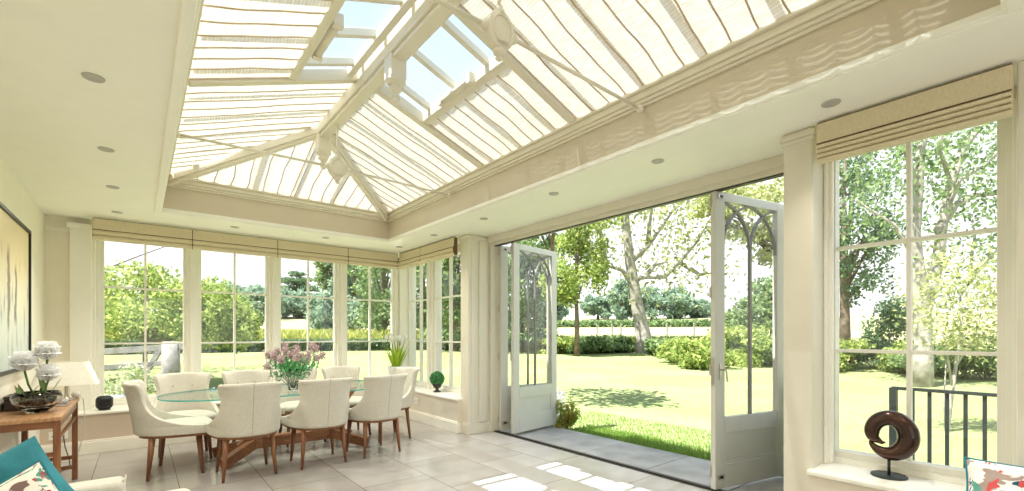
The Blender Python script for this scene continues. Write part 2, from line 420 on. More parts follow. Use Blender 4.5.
def copy_tree(o, parent=None):
    c = o.copy(); COL.objects.link(c)
    if parent is not None: c.parent = parent
    for ch in list(o.children): copy_tree(ch, c)
    return c

# ------------------------------------------------------------------ room measures
ZC = 2.62                                   # ceiling
XL, XR, XO = -0.80, 3.27, 3.80              # left wall, front of window seats, outer face
YB, YBO, YN = 6.80, 7.50, -2.2              # front of back window seat, outer face, wall behind the camera
LX0, LX1, LY0, LY1 = 0.18, 2.73, 0.17, 6.10 # lantern opening
XG, YG = 3.66, 7.40                         # window planes
SEAT = 0.455
P1, P2 = (1.04, 1.21), (4.98, 5.17)         # piers either side of the folding doors

m = MB().box(-0.95, XO, YN - .15, YBO, -0.12, 0)
struct('floor', m, FLOORM, 'pale limestone tiled floor with a soft sheen', 'floor')
m = MB()
OG = .03
m.box(-.95, LX0 - OG, YN - .15, YBO, ZC, ZC + .16); m.box(LX1 + OG, XO + .02, YN - .15, YBO, ZC, ZC + .16)
m.box(LX0 - OG, LX1 + OG, LY1 + OG, YBO, ZC, ZC + .16); m.box(LX0 - OG, LX1 + OG, YN - .15, LY0 - OG, ZC, ZC + .16)
struct('ceiling', m, CEIL, 'flat cream ceiling border around the roof lantern', 'ceiling')
struct('wall_left', MB().box(-.95, XL, YN, 7.2, 0, ZC), WALL, 'plain cream wall behind the painting and console table', 'wall')
struct('wall_near', MB().box(-.95, -.4, YN - .15, YN, 0, ZC).box(3.0, XO, YN - .15, YN, 0, ZC).box(-.4, 3.0, YN - .15, YN, 2.4, ZC).box(-.4, 3.0, YN - .15, YN, 0, .2), WALL, 'plain cream wall closing the room behind the viewpoint, its wide opening added for daylight', 'wall')  # wide opening added out of view to let sky light in as fill

# back wall: low wall under the windows, stub at the left, corner post, head
m = MB()
m.box(-.95, XO, YG + .02, YBO, 0, .46)                    # below windows
m.box(-.95, -.42, 7.16, YBO, 0, ZC)                       # left stub
m.box(-.95, XO, 7.34, YBO, 2.52, ZC)                      # head over the windows
m.box(XG - .20, XO, YG - .06, YBO, 0, ZC)                 # corner
struct('wall_back', m, WALL, 'cream back wall framing the row of four garden windows', 'wall')
m = MB(); m.box(-.60, -.42, 7.08, 7.17, SEAT, 2.56); m.box(-.625, -.40, 7.06, 7.17, 2.50, 2.56)
m.box(-.80, -.60, 7.135, 7.17, 2.46, 2.50)
struct('trim_1', m, SASHP, 'cream pilaster with a small capital at the left end of the window row', 'pilaster', bevel=.006)
m = MB()
m.box(XG + .02, XO, P2[1], YBO, 0, .46); m.box(XG + .02, XO, YN, P1[0], 0, .46)
m.box(XG - .06, XO, P2[1], YBO, 2.52, ZC); m.box(XG - .06, XO, YN, P1[0], 2.52, ZC)
m.box(XG - .02, XO + .01, P1[1], P2[0], 2.54, ZC)         # over the doors
m.box(3.29, XO, YN, .17, 0, ZC)                           # near right pier and wall
m.box(3.30, XO, *P1, 0, ZC)
m.box(3.33, XO, *P2, 0, ZC)
struct('wall_right', m, WHITE, 'cream right wall of piers around the folding doors and big window', 'wall', bevel=.006)
m = MB()
for (x0, ya, yb) in ((3.30, P1[0], P1[1]), (3.33, P2[0], P2[1])):
    m.box(x0 - .02, 3.72, ya - .018, yb + .018, 2.565, 2.60); m.box(x0 - .01, 3.72, ya - .009, yb + .009, 2.54, 2.565)
    m.box(x0 - .018, 3.68, ya - .018, yb + .016, 0.0, .13); m.box(x0 - .009, 3.68, ya - .009, yb + .008, .13, .15)
m.box(3.37, 3.42, P2[0] - .012, P2[0], .15, 2.54); m.box(3.49, 3.62, P2[0] - .022, P2[0], .15, 2.54)
struct('trim_2', m, WHITE, 'cream cap and plinth mouldings on the two door piers', 'moulding', bevel=.004)
# door lining
m = MB(); m.box(3.66, 3.80, P2[0] - .05, P2[0], 0, 2.54); m.box(3.66, 3.80, P1[1], P1[1] + .05, 0, 2.54); m.box(3.68, 3.80, P1[1], P2[0], 2.505, 2.545)
struct('trim_3', m, WHITE, 'cream lining around the wide folding door opening', 'door lining', bevel=.004)
m = MB(); m.box(3.70, 3.79, P1[1] + .05, P2[0] - .05, -.02, .006); m.box(3.72, 3.735, P1[1] + .05, P2[0] - .05, .006, .016)
m.box(3.71, 3.76, P1[1] + .05, P2[0] - .05, 2.495, 2.506)
struct('trim_4', m, DARKM, 'dark bronze floor track along the folding door threshold', 'door track')

# window seats
m = MB(); m.box(XL, XG + .03, YB, YG + .03, 0, SEAT - .03)
struct('window_seat', m, TAUPE, 'long taupe boxed window seat under the four back windows', 'window seat')
m = MB(); m.box(XR, XG + .03, P2[1] - .03, YB, 0, SEAT - .03)
struct('window_seat', m, SEATB, 'short beige boxed window seat under the two narrow right windows', 'window seat')
m = MB(); m.box(XR + .01, XG + .03, YN, P1[0], 0, SEAT - .03)
struct('window_seat', m, SEATB, 'beige boxed window seat under the big near right window', 'window seat')
m = MB(); m.box(XL, XG + .03, YB - .025, YG - .02, SEAT - .03, SEAT); m.box(XR - .025, XG - .02, P2[1] - .035, YB, SEAT - .03, SEAT)
struct('window_sill', m, SKIRT, 'white seat top running under the back and corner windows', 'sill', bevel=.008)
m = MB(); m.box(XR - .02, XG - .02, YN, P1[0] + .02, SEAT - .035, SEAT)
struct('window_sill', m, SKIRT, 'white seat top under the big near window', 'sill', bevel=.01)
m = MB(); m.box(XL, XR - .016, YB - .02, YB, 0, .13); m.box(XL, XR - .02, YB - .012, YB, .13, .15)
struct('baseboard_back', m, SKIRT, 'white skirting along the back window seat', 'skirting', bevel=.004)
m = MB(); m.box(XR - .02, XR, P2[1] - .05, YB, 0, .13); m.box(XR - .012, XR, P2[1] - .04, YB, .13, .15); m.box(XR + .001, 3.33, P2[1] - .049, P2[1] - .03, 0, .129)
struct('baseboard_right', m, SKIRT, 'white skirting along the short corner window seat', 'skirting', bevel=.004)
m = MB(); m.box(XL, XL + .018, YN, YB, 0, .14)
struct('baseboard_left', m, SKIRT, 'white skirting along the left wall', 'skirting', bevel=.004)

# ------------------------------------------------------------------ windows
Z0W, Z1W, ZM = 0.53, 2.50, (1.195, 1.88)
def window(n, axis, c0, c1, plane, label, posts=(0.10, 0.10), bev=.006, z0=Z0W):
    """sash window: glass from c0 to c1 along axis, glass in the given plane; posts are the widths of frame left and right of it"""
    r = root('window_%d' % n, label, 'window', (c0 if axis == 'x' else plane, plane if axis == 'x' else c0, z0), None, 0, 'structure')
    def B(m, a, b, d0, d1, za, zb):
        if axis == 'x': m.box(a, b, plane + d0, plane + d1, za, zb)
        else: m.box(plane + d0, plane + d1, a, b, za, zb)
    fr = MB()
    B(fr, c0 - posts[0], c0 - .035, -.09, .10, SEAT, 2.53); B(fr, c1 + .035, c1 + posts[1], -.09, .10, SEAT, 2.53)
    B(fr, c0 - .05, c1 + .05, -.07, .10, SEAT, z0 - .04)
    link('frame', fr, SASHP, r, bevel=bev)
    s = MB()
    B(s, c0 - .037, c0, -.045, .04, z0 - .045, Z1W + .03); B(s, c1, c1 + .037, -.045, .04, z0 - .045, Z1W + .03)
    B(s, c0, c1, -.045, .04, z0 - .045, z0); B(s, c0, c1, -.045, .04, Z1W, Z1W + .03)
    link('sash', s, SASHP, r, bevel=.005)
    g = MB(); mid = (c0 + c1) / 2
    B(g, mid - .011, mid + .011, -.028, .028, z0, Z1W)
    for z in ZM: B(g, c0, c1, -.026, .026, z - .011, z + .011)
    link('glazing_bar', g, SASHP, r, bevel=.003)
    p = MB(); B(p, c0, c1, .006, .012, z0, Z1W)
    link('pane', p, GLASS, r)
    return r

xs = [(-0.322 + k * .9711, -0.322 + k * .9711 + .7734) for k in range(4)]
names4 = ['first garden window from the left, filled by a lime green shrub', 'second garden window from the left, looking onto lawn and hedge',
          'third garden window from the left, behind the lilac bouquet', 'fourth garden window from the left, next to the room corner']
for k, (a, b) in enumerate(xs):
    window(k + 1, 'x', a, b, YG, names4[k], (0.10, 0.0989) if k < 3 else (.0989, .09))
window(5, 'y', 6.53, 7.24, XG, 'narrow right-hand window nearest the room corner', (.093, .10))
window(6, 'y', 5.55, 6.345, XG, 'narrow right-hand window beside the door pier, above the topiary', (.37, .093))
window(7, 'y', 0.262, 1.005, XG, 'big near window with the bronze sculpture in front of it', (.10, .04))
# architrave steps between the windows
m = MB()
for k in range(3):
    c = (xs[k][1] + xs[k + 1][0]) / 2
    m.box(c - .028, c + .028, YG - .135, YG - .085, SEAT, 2.53)
m.box(-.425, -.395, YG - .14, YG - .08, SEAT, 2.53)
m.box(XG - .135, XG - .085, 6.41, 6.465, SEAT, 2.53)
m.box(XG - .20, XG - .06, YG - .13, YG - .05, SEAT, 2.53)
m.box(XG - .17, XG - .10, 1.02, 1.04, SEAT, 2.53); m.box(XG - .13, XG - .085, 1.0, 1.04, SEAT, 2.53); m.box(XG - .14, XG - .085, .165, .20, SEAT, 2.53)
m.box(XG - .22, XG - .085, .165, .18, SEAT, 2.53)
struct('trim_5', m, SASHP, 'cream post mouldings between the windows', 'moulding', bevel=.008)

# ------------------------------------------------------------------ folding doors
W_, H_ = 0.93, 2.49
def leaf(n, label, p0, p1, handle=False, latch=True):
    a = math.atan2(p1[1] - p0[1], p1[0] - p0[0])
    r = root('door_%d' % n, label, 'door', (p0[0], p0[1], 0.012), None, a, 'structure')
    m = MB(); t = .024; st = .115
    m.box(0, st, -t, t, 0, H_); m.box(W_ - st, W_, -t, t, 0, H_)
    m.box(st, W_ - st, -t, t, 0, .20); m.box(st, W_ - st, -t, t, .455, .595); m.box(st, W_ - st, -t, t, H_ - .045 - .03, H_)
    link('frame', m, DOORP, r, bevel=.004, loc=LOCAL)
    m = MB(); m.box(st, W_ - st, -.010, .010, .20, .455)
    for s in (-1, 1):
        for (x0, x1, z0, z1) in ((st, W_ - st, .20, .222), (st, W_ - st, .433, .455), (st, st + .022, .222, .433), (W_ - st - .022, W_ - st, .222, .433)):
            m.box(x0, x1, s * .010, s * .018, z0, z1)
    link('kick_panel', m, DOORP, r, loc=LOCAL)
    g = MB(); g.box(st, W_ - st, -.003, .003, .595, H_ - .075)
    link('pane', g, GLASS, r, loc=LOCAL)
    tr = MB(); c = W_ / 2; w = c - st; top = H_ - .075; sp = top - .40
    tr.bar((c, 0, .595), (c, 0, sp), .026, .022, (1, 0, 0))
    R = (w * w + .16) / (2 * w); th = math.asin(.40 / R)
    for (x0, sgn) in ((st, 1), (c, 1), (c, -1), (W_ - st, -1)):
        pts = [(x0 + sgn * (R - R * math.cos(th * i / 10)), 0, sp + R * math.sin(th * i / 10)) for i in range(11)]
        for i in range(10): tr.bar(pts[i], pts[i + 1], .018, .026, (0, 1, 0))
    link('tracery', tr, TRACE, r, loc=LOCAL)
    if latch:
        for z, nm in ((.10, 'latch'), (H_ - .045, 'latch')):
            m = MB(); m.box(.03, .10, -t - .008, -t, z - .016, z + .016)
            l = link(nm, m, CHROME, r, loc=LOCAL)
            m = MB(); m.box(.05, .085, -t - .011, -t - .007, z - .011, z + .011); link('bolt_hole', m, BLACK, l, loc=LOCAL)
    m = MB()
    for z in (.10, .95, 1.6, 2.36): m.tube([(-.004, t, z), (-.004, t, z + .09)], .008, 8)
    link('hinge', m, CHROME, r, loc=LOCAL)
    if handle:
        m = MB(); m.box(-.004, 0, -.014, .014, .87, 1.10); link('edge_plate', m, CHROME, r, loc=LOCAL)
        m = MB(); m.box(.045, .075, -t - .006, -t, .92, 1.05)
        m.tube([(.06, -t, 1.0), (.06, -t - .045, 1.0), (.07, -t - .05, .99), (.085, -t - .05, .90)], .008, 8)
        link('handle', m, CHROME, r, loc=LOCAL)
    return r
leaf(1, 'folding door leaf hinged at the far jamb, seen almost edge-on', (3.775, 4.885), (4.69, 4.80))
leaf(2, 'pale door leaf with pointed-arch tracery folded out at the far end', (3.775, 4.62), (4.69, 4.755), latch=False)
leaf(3, 'near door leaf with pointed-arch tracery, nickel handle and two lights', (3.715, 1.90), (4.62, 1.70), handle=True)
leaf(4, 'door leaf hinged behind the near pier, mostly hidden by it', (3.775, 1.315), (4.69, 1.62), latch=False)

# ------------------------------------------------------------------ roof lantern
ZE = 3.00                    # blind level at the eaves
SL = 0.37                    # slope
XE0, XE1, YE0, YE1 = LX0 + .07, LX1 - .07, LY0 + .07, LY1 - .07
XM = (XE0 + XE1) / 2; HW = (XE1 - XE0) / 2
RY0, RY1 = YE0 + HW, YE1 - HW
GZ = .09                     # glass above the blinds
lan = root('roof_lantern', 'cream timber roof lantern with a hipped glazed roof', 'roof lantern', ((LX0 + LX1) / 2, (LY0 + LY1) / 2, ZC), None, 0, 'structure')
m = MB(); T = .14
m.box(LX0 - T, LX0, LY0 - T, LY1 + T, ZC + .001, ZE + .06); m.box(LX1, LX1 + T, LY0 - T, LY1 + T, ZC + .001, ZE + .06)
m.box(LX0, LX1, LY1, LY1 + T, ZC + .001, ZE + .06); m.box(LX0, LX1, LY0 - T, LY0, ZC + .001, ZE + .06)
link('upstand_board', m, LANTB, lan)
def ring(m, off, z0, z1, t):
    """moulding ring inside the opening, t thick, its inner face off from the opening"""
    a, b, c, d = LX0 + off, LX1 - off, LY0 + off, LY1 - off
    m.box(LX0 if off > 0 else a, a + t if off <= 0 else a, c if off <= 0 else LY0, d if off <= 0 else LY1, z0, z1)
m = MB()
def rect_ring(m, o, i, z0, z1):
    """rectangular ring between inset o (outer) and inset i (inner)"""
    m.box(LX0 + o, LX0 + i, LY0 + o, LY1 - o, z0, z1); m.box(LX1 - i, LX1 - o, LY0 + o, LY1 - o, z0, z1)
    m.box(LX0 + i, LX1 - i, LY0 + o, LY0 + i, z0, z1); m.box(LX0 + i, LX1 - i, LY1 - i, LY1 - o, z0, z1)
rect_ring(m, 0, .02, 2.885, 2.905); rect_ring(m, 0, .035, 2.905, 2.93); rect_ring(m, 0, .05, 2.93, 2.975); rect_ring(m, 0, .075, 2.975, 3.005)
link('cornice', m, LANT, lan, bevel=.006)
m = MB(); rect_ring(m, -.05, 0, ZC - .018, ZC + .002); rect_ring(m, -.02, .012, ZC - .008, ZC + .03)
link('ceiling_bead', m, CEIL, lan, bevel=.006)
def zs_(x): return ZE + SL * (HW - abs(x - XM))          # blind surface height on the long slopes
# ridge and hips
m = MB(); zr = ZE + SL * HW
m.box(XM - .065, XM + .065, RY0 - .05, RY1 + .05, zr - .12, zr + .12); m.box(XM - .045, XM + .045, RY0, RY1, zr - .155, zr - .12)
link('ridge_beam', m, LANT, lan, bevel=.008)
for (cx, cy, ry) in ((XE0, YE1, RY1), (XE1, YE1, RY1), (XE0, YE0, RY0), (XE1, YE0, RY0)):
    m = MB(); m.bar((cx, cy, ZE - .005), (XM, ry, zr - .005), .085, .17); m.bar((cx, cy, ZE - .10), (XM, ry, zr - .10), .05, .04)
    link('hip_rafter', m, LANT, lan, bevel=.006)
# glazing bars
yb = [2.73 + .4335 * k for k in range(-5, 8)]
for s in (-1, 1):
    m = MB()
    for y in yb:
        t = min(1, (y - YE0) / HW, (YE1 - y) / HW)
        if t < .1: continue
        m.bar((XM + s * HW, y, ZE + .065), (XM + s * HW * (1 - t), y, ZE + SL * HW * t + .065), .045, .05)
    link('glazing_bar', m, LANT, lan, bevel=.003)
for (ye, ry, sg) in ((YE1, RY1, -1), (YE0, RY0, 1)):
    m = MB()
    for k in (-1, -.36, .36, 1)[1:3] + (0,):
        t = 1 - abs(k)
        m.bar((XM + k * HW, ye, ZE + .065), (XM + k * HW, ye + sg * HW * t, ZE + SL * HW * t + .065), .045, .05)
    link('glazing_bar', m, LANT, lan)
# vent frames in the middle of both long slopes
VY0, VY1, VX = 2.50, 3.75, .50
def slope_pt(s, off, y, dz=0): return (XM + s * (HW - off), y, ZE + SL * off + dz)
vent_off = HW - .56
for s in (-1, 1):
    m = MB()
    for y in (VY0, VY1): m.bar(slope_pt(s, 0, y, .02), slope_pt(s, HW, y, .02), .07, .09)
    m.bar(slope_pt(s, vent_off, VY0, .03), slope_pt(s, vent_off, VY1, .03), .06, .09)
    m.bar(slope_pt(s, HW - .12, VY0, .04), slope_pt(s, HW - .12, VY1, .04), .05, .07)
    link('vent_frame', m, LANT, lan, bevel=.005)
# roof glass
def gl(poly):
    m = MB(); n = len(poly); lo = [(p[0], p[1], p[2] + GZ) for p in poly]; hi = [(p[0], p[1], p[2] + GZ + .008) for p in poly]
    m.add(lo + hi, [tuple(range(n))[::-1], tuple(range(n, 2 * n))] + [(i, (i + 1) % n, n + (i + 1) % n, n + i) for i in range(n)])
    link('roof_glass', m, ROOFG, lan)
for s in (-1, 1): gl([(XM + s * HW, YE0, ZE), (XM + s * HW, YE1, ZE), (XM, RY1, zr), (XM, RY0, zr)])
gl([(XE0, YE1, ZE), (XE1, YE1, ZE), (XM, RY1, zr)]); gl([(XE0, YE0, ZE), (XE1, YE0, ZE), (XM, RY0, zr)])
# turned finials under the ridge
def finial(y, label):
    r = root('ridge_finial', label, 'finial', (XM, y, zr - .12), 'turned finials under the lantern ridge')
    m = MB(); m.box(-.062, .062, -.062, .062, -.17, 0); link('block', m, LANT, r, bevel=.008, loc=LOCAL)
    m = MB(); m.lathe([(.03, -.30), (.035, -.285), (.02, -.262), (.034, -.25), (.05, -.235), (.05, -.225), (.03, -.21), (.055, -.195), (.075, -.18), (.075, -.17), (.03, -.165)][0:], n=20)
    m.ball((0, 0, -.31), .03)
    link('turned_drop', m, LANT, r, smooth=True, loc=LOCAL)
finial((RY0 + RY1) / 2, 'white turned finial in the middle of the lantern ridge')
finial(RY1, 'white turned finial where the far hips meet the ridge')
# tie rods with boss
def tie(y, label):
    z = 2.88
    r = root('tie_rod', label, 'tie rod', (XM, y, z), 'white tie rods across the lantern')
    m = MB(); m.tube([(-HW - .04, 0, -.02), (-.1, 0, .0)], .011, 8); m.ball((-HW - .02, 0, -.02), .025); link('rod', m, LANT, r, smooth=True, loc=LOCAL)
    m = MB(); m.tube([(HW + .04, 0, -.02), (.1, 0, .0)], .011, 8); m.ball((HW + .02, 0, -.02), .025); link('rod', m, LANT, r, smooth=True, loc=LOCAL)
    m = MB(); m.tube([(0, 0, .05), (0, 0, zr - .14 - z)], .010, 8); link('king_rod', m, LANT, r, smooth=True, loc=LOCAL)
    m = MB()
    prof = [(.002, -.03), (.075, -.03), (.085, -.024), (.085, .024), (.075, .03), (.002, .03)]
    n = 24; vs = [(rr * math.cos(2 * PI * k / n), h, 1.15 * rr * math.sin(2 * PI * k / n)) for rr, h in prof for k in range(n)]
    m.add(vs, [(i * n + k, i * n + (k + 1) % n, (i + 1) * n + (k + 1) % n, (i + 1) * n + k) for i in range(5) for k in range(n)])
    m.tube([(0.062 * math.cos(q * PI / 12), -.031, .07 * math.sin(q * PI / 12)) for q in range(24)], .006, 6, True)
    m.lathe([(.012, -.15), (.022, -.14), (.014, -.125), (.03, -.115), (.035, -.10), (.02, -.09), (.05, -.075)], n=16)
    m.lathe([(.035, .08), (.03, .105), (.015, .11), (.02, .13)], n=16)
    for s in (-1, 1): m.ball((s * .095, 0, 0), .026)
    link('boss', m, LANT, r, smooth=True, loc=LOCAL)
tie(1.89, 'white tie rod with an oval boss crossing the near half of the lantern')
tie(4.40, 'white tie rod with an oval boss crossing the far end of the lantern')
# vent actuators
for s, off, y, lab in ((-1, vent_off + .07, 3.12, 'white vent actuator on the left lantern slope'), (1, vent_off + .05, 3.12, 'white vent actuator on the right lantern slope')):
    p = slope_pt(s, off, y, -.01)
    r = root('vent_actuator', lab, 'actuator', p)
    m = MB(); m.tube([(p[0], y - .20, p[2]), (p[0], y + .20, p[2])], .028, 12); link('motor_tube', m, LANT, r, smooth=True)
    for ya, yc in ((y - .235, y - .19), (y + .19, y + .235)): link('bracket', MB().box(p[0] - .03, p[0] + .03, ya, yc, p[2] - .03, p[2] + .05), LANT, r)

# roof blinds -------------------------------------------------------
def roof_blind(label, base, along, up, s0, s1, tmax, group='woven blinds under the lantern glass', pitch=.148, tmin=.0, head=True):
    """cloth panel: base point at the eave, unit vectors along the eave and up the slope; tmax(s) gives how far up it reaches"""
    base, along, up = Vector(base), Vector(along).normalized(), Vector(up).normalized(); nrm = along.cross(up).normalized()
    if nrm.z > 0: nrm = -nrm
    r = root('roof_blind', label, 'roof blind', base + along * (s0 + s1) / 2, group)
    nb = max(2, round((s1 - s0) / pitch)); p = (s1 - s0) / nb; sub = 6; nv = 14
    rnd = random.Random(label)
    ph = rnd.random() * 6
    def wob(s, t): return .008 * math.sin(7.5 * t + ph + s * 3.1) + .004 * math.sin(17 * t + s * 9)
    def pt(s, t, dn=0):
        f = ((s - s0) / p) % 1
        sag = .013 * math.sin(PI * f) ** 0.8 if 0 < f < 1 else 0
        return base + along * (s + (wob(s, t) if s0 + .02 < s < s1 - .02 else 0)) + up * t + nrm * (sag + dn)
    m = MB(); uvs = []
    n = nb * sub
    for j in range(nv + 1):
        for i in range(n + 1):
            s = s0 + (s1 - s0) * i / n; t = tmin + (max(tmax(s), tmin + .002) - tmin) * j / nv
            m.v.append(tuple(pt(s, t))); uvs.append((s, t))
    m.f = [(j * (n + 1) + i, j * (n + 1) + i + 1, (j + 1) * (n + 1) + i + 1, (j + 1) * (n + 1) + i) for j in range(nv) for i in range(n)]
    link('cloth', m, WEAVE, r, smooth=True, uvs=uvs)
    for k in range(0, nb + 1):
        s = s0 + p * k; t1 = tmax(s)
        if t1 - tmin < .05: continue
        m = MB(); m.tube([pt(s, tmin + (t1 - tmin) * i / 12, .004) for i in range(13)], .0055, 5)
        link('batten', m, BATTEN, r)
    if head:
        m = MB(); m.bar(pt(s0, tmax(s0), .0), pt(s1, tmax(s1), .0), .03, .03, nrm); link('headrail', m, LANT, r)
    return r
cs = math.sqrt(1 + SL * SL); full = HW * cs - .06; upr = lambda s: Vector((-s, 0, SL)).normalized()
for s, side in ((1, 'right'), (-1, 'left')):
    base = (XM + s * HW, YE0, ZE); L = YE1 - YE0
    al = (0, 1, 0)
    hipL = lambda q: min(full, q * cs - .07); hipR = lambda q: min(full, (L - q) * cs - .07)
    roof_blind('woven roof blind on the %s slope beyond the open vent, cut to the far hip' % side, base, al, upr(s), VY1 - YE0 + .045, L - .09, hipR, head=False)
    roof_blind('woven roof blind drawn half way up the %s slope below the open vent' % side, base, al, upr(s), VY0 - YE0 + .045, VY1 - YE0 - .045, lambda q: (vent_off - .02) * cs)
    roof_blind('woven roof blind on the %s slope nearer than the vent' % side, base, al, upr(s), .09, VY0 - YE0 - .045, hipL, head=False)
roof_blind('triangular woven roof blind on the far hip end, the half towards the picture wall', (XE0, YE1, ZE), (1, 0, 0), Vector((0, -1, SL)), .09, HW - .02, lambda q: min(q, 2 * HW - q) * cs - .07, head=False)
roof_blind('triangular woven roof blind on the far hip end, the half towards the doors', (XE0, YE1, ZE), (1, 0, 0), Vector((0, -1, SL)), HW + .02, 2 * HW - .09, lambda q: min(q, 2 * HW - q) * cs - .07, head=False)

roof_blind('triangular woven roof blind on the near hip end, the half towards the picture wall', (XE0, YE0, ZE), (1, 0, 0), Vector((0, 1, SL)), .09, HW - .02, lambda q: min(q, 2 * HW - q) * cs - .07, head=False)
roof_blind('triangular woven roof blind on the near hip end, the half towards the doors', (XE0, YE0, ZE), (1, 0, 0), Vector((0, 1, SL)), HW + .02, 2 * HW - .09, lambda q: min(q, 2 * HW - q) * cs - .07, head=False)

# ------------------------------------------------------------------ ceiling downlights
dl = [(-.18, 3.17, 'downlight in the left ceiling strip, nearest of that row'), (-.18, 4.34, 'downlight in the left ceiling strip, second of that row from the front'),
      (-.18, 5.41, 'downlight in the left ceiling strip, third of that row from the front'), (-.18, 6.48, 'downlight in the ceiling above the left end of the back windows'),
      (.91, 6.47, 'downlight above the gap between the first two back windows'), (1.965, 6.40, 'downlight above the third back window'),
      (3.02, 6.37, 'downlight in the far corner above the tulip plant'), (3.02, 5.33, 'downlight above the topiary by the narrow windows'),
      (3.03, 4.22, 'downlight above the far folding door leaf'), (3.0, 3.06, 'downlight above the middle of the door opening'),
      (3.05, 1.99, 'downlight above the near door leaf'), (3.05, .87, 'downlight in front of the big near blind'),
      (-.18, 2.05, 'unseen fill downlight added in the left ceiling strip level with the sofa'), (-.18, .9, 'unseen fill downlight added in the left ceiling strip beside the viewpoint'), (-.18, -.3, 'unseen fill downlight added in the left ceiling strip behind the viewpoint'),  # from here on: fittings added out of view for fill light
      (3.05, -.3, 'unseen fill downlight added over the near end of the right seat'), (.9, -.9, 'unseen fill downlight added behind the lantern on its picture side'), (2.0, -.9, 'unseen fill downlight added behind the lantern on its window side')]
d0 = None
for i, (x, y, lab) in enumerate(dl):
    if d0 is None:
        d0 = o = root('downlight', 'recessed white ' + lab, 'downlight', (x, y, ZC), 'recessed ceiling downlights')
        m = MB(); m.lathe([(.028, -.003), (.044, -.007), (.047, -.002), (.047, .002), (.028, .002)], n=24); link('bezel', m, BEZEL, o, smooth=True, loc=LOCAL)
        m = MB(); m.lathe([(.002, -.0028), (.028, -.0028), (.028, .002), (.002, .002)], n=20); link('lens', m, LENS, o, loc=LOCAL)
    else:
        o = copy_tree(d0); o.location = (x, y, ZC); o['label'] = 'recessed white ' + lab

for i, (x, y, _) in enumerate(dl):
    L_ = bpy.data.lights.new('downlight_lamp', 'SPOT'); L_.energy = 18 if i < 12 else 10; L_.spot_size = math.radians(135); L_.spot_blend = 1.0; L_.shadow_soft_size = .045; L_.color = (1.0, .94, .84)  # switched on for fill; the last six sit in added, unseen fittings
    q = bpy.data.objects.new('downlight_lamp', L_); COL.objects.link(q); q.location = (x, y, ZC - .03); q.rotation_euler = Vector((-.5 if x > 2.5 else .25 if x < .5 else 0, -.5 if y > 6 else 0, -1)).to_track_quat('-Z', 'Y').to_euler()

# ------------------------------------------------------------------ roman blinds
def roman(axis, a, b, front, label, stack=2, sgn=-1):
    """folded blind spanning a..b; front is the coordinate of its face, room side is in direction sgn"""
    r = root('roman_blind', label, 'roman blind', ((a + b) / 2, front, 2.36) if axis == 'x' else (front, (a + b) / 2, 2.36), 'roman blinds')
    pa = 'x' if axis == 'x' else 'y'
    def P(m, poly, t0=a, t1=b):
        pl = [(front - sgn * d, z) for d, z in poly]
        if axis == 'x': m.prism(pl, 'x', t0, t1)
        else: m.prism(pl, 'y', t0, t1)
    # d measured from the face towards the wall (negative = bulges into the room)
    m = MB(); P(m, [(.0, 2.605), (.035, 2.605), (.035, 2.49), (-.012, 2.475), (-.010, 2.49)]); link('valance', m, BLINDF, r, bevel=.003)
    zt = 2.475; hz = (zt - 2.362) / stack
    for k in range(stack):
        z1 = zt - k * hz; z0 = z1 - hz; o = -.012 * (1 - k / stack) - .008
        bot = .014 if k == stack - 1 else 0
        m = MB(); P(m, [(.05, z1 + .004), (o + .008, z1 - .003), (o - .006, z1 - hz * .45), (o + bot * .4, z0 + hz * .12), (o + .012 + bot, z0), (.05, z0 + .004)])
        link('fold', m, BLINDF, r, bevel=.003)
    m = MB(); P(m, [(-.0145, 2.480), (-.004, 2.484), (-.004, 2.474), (-.0145, 2.474)]); link('piping', m, BLINDT, r)
    m = MB(); P(m, [(-.001, 2.608), (.036, 2.608), (.036, 2.603), (-.001, 2.603)]); link('piping', m, BLINDT, r)
    for t in (a, b):
        m = MB(); P(m, [(.0, 2.6), (.05, 2.6), (.05, 2.375), (.012, 2.362), (-.012, 2.40), (-.019, 2.45), (-.012, 2.478), (-.004, 2.49)], t - .003, t + .003)
        link('side_edge', m, BLINDT if stack < 3 else BLINDF, r)
    return r
e = [-.40, .515, 1.475, 2.44, 3.24]
labs = ['cream roman blind above the first back window', 'cream roman blind above the second back window', 'cream roman blind above the third back window, over the bouquet', 'cream roman blind above the fourth back window, running into the corner']
for k in range(4): roman('x', e[k] + .004, e[k + 1] - .004, 6.89, labs[k])
roman('y', 6.16, 6.86, 3.255, 'cream roman blind above the narrow window nearest the corner')
roman('y', 5.21, 6.15, 3.255, 'cream roman blind above the narrow window beside the door pier')
roman('y', .185, 1.0, 3.255, 'large beige roman blind above the big near window', stack=4)

# ------------------------------------------------------------------ dining table
tb = root('dining_table', 'rounded glass dining table on a crossed walnut trestle base', 'dining table', (1.35, 5.50, 0))
m = MB(); N = 96
def sup(t, a, b, p=3.2): return (a * math.copysign(abs(math.cos(t)) ** (2 / p), math.cos(t)), b * math.copysign(abs(math.sin(t)) ** (2 / p), math.sin(t)))
rim = [sup(2 * PI * k / N, 1.215, .60, 2.6) for k in range(N)]
m.v = [(x, y, .705) for x, y in rim] + [(x, y, .693) for x, y in rim]; m.f = [tuple(range(N)), tuple(range(N, 2 * N))[::-1]]
gt = link('glass_top', m, TGLASS, tb, loc=LOCAL)
m = MB(); rim2 = [sup(2 * PI * k / N, 1.2165, .6015, 2.6) for k in range(N)]
m.v = [(x, y, .7055) for x, y in rim2] + [(x, y, .6925) for x, y in rim2] + [(x * .994, y * .99, .7055) for x, y in rim2] + [(x * .994, y * .99, .6925) for x, y in rim2]
for k in range(N):
    j = (k + 1) % N; m.f += [(k, N + k, N + j, j), (k, j, 2 * N + j, 2 * N + k), (N + k, 3 * N + k, 3 * N + j, N + j)]
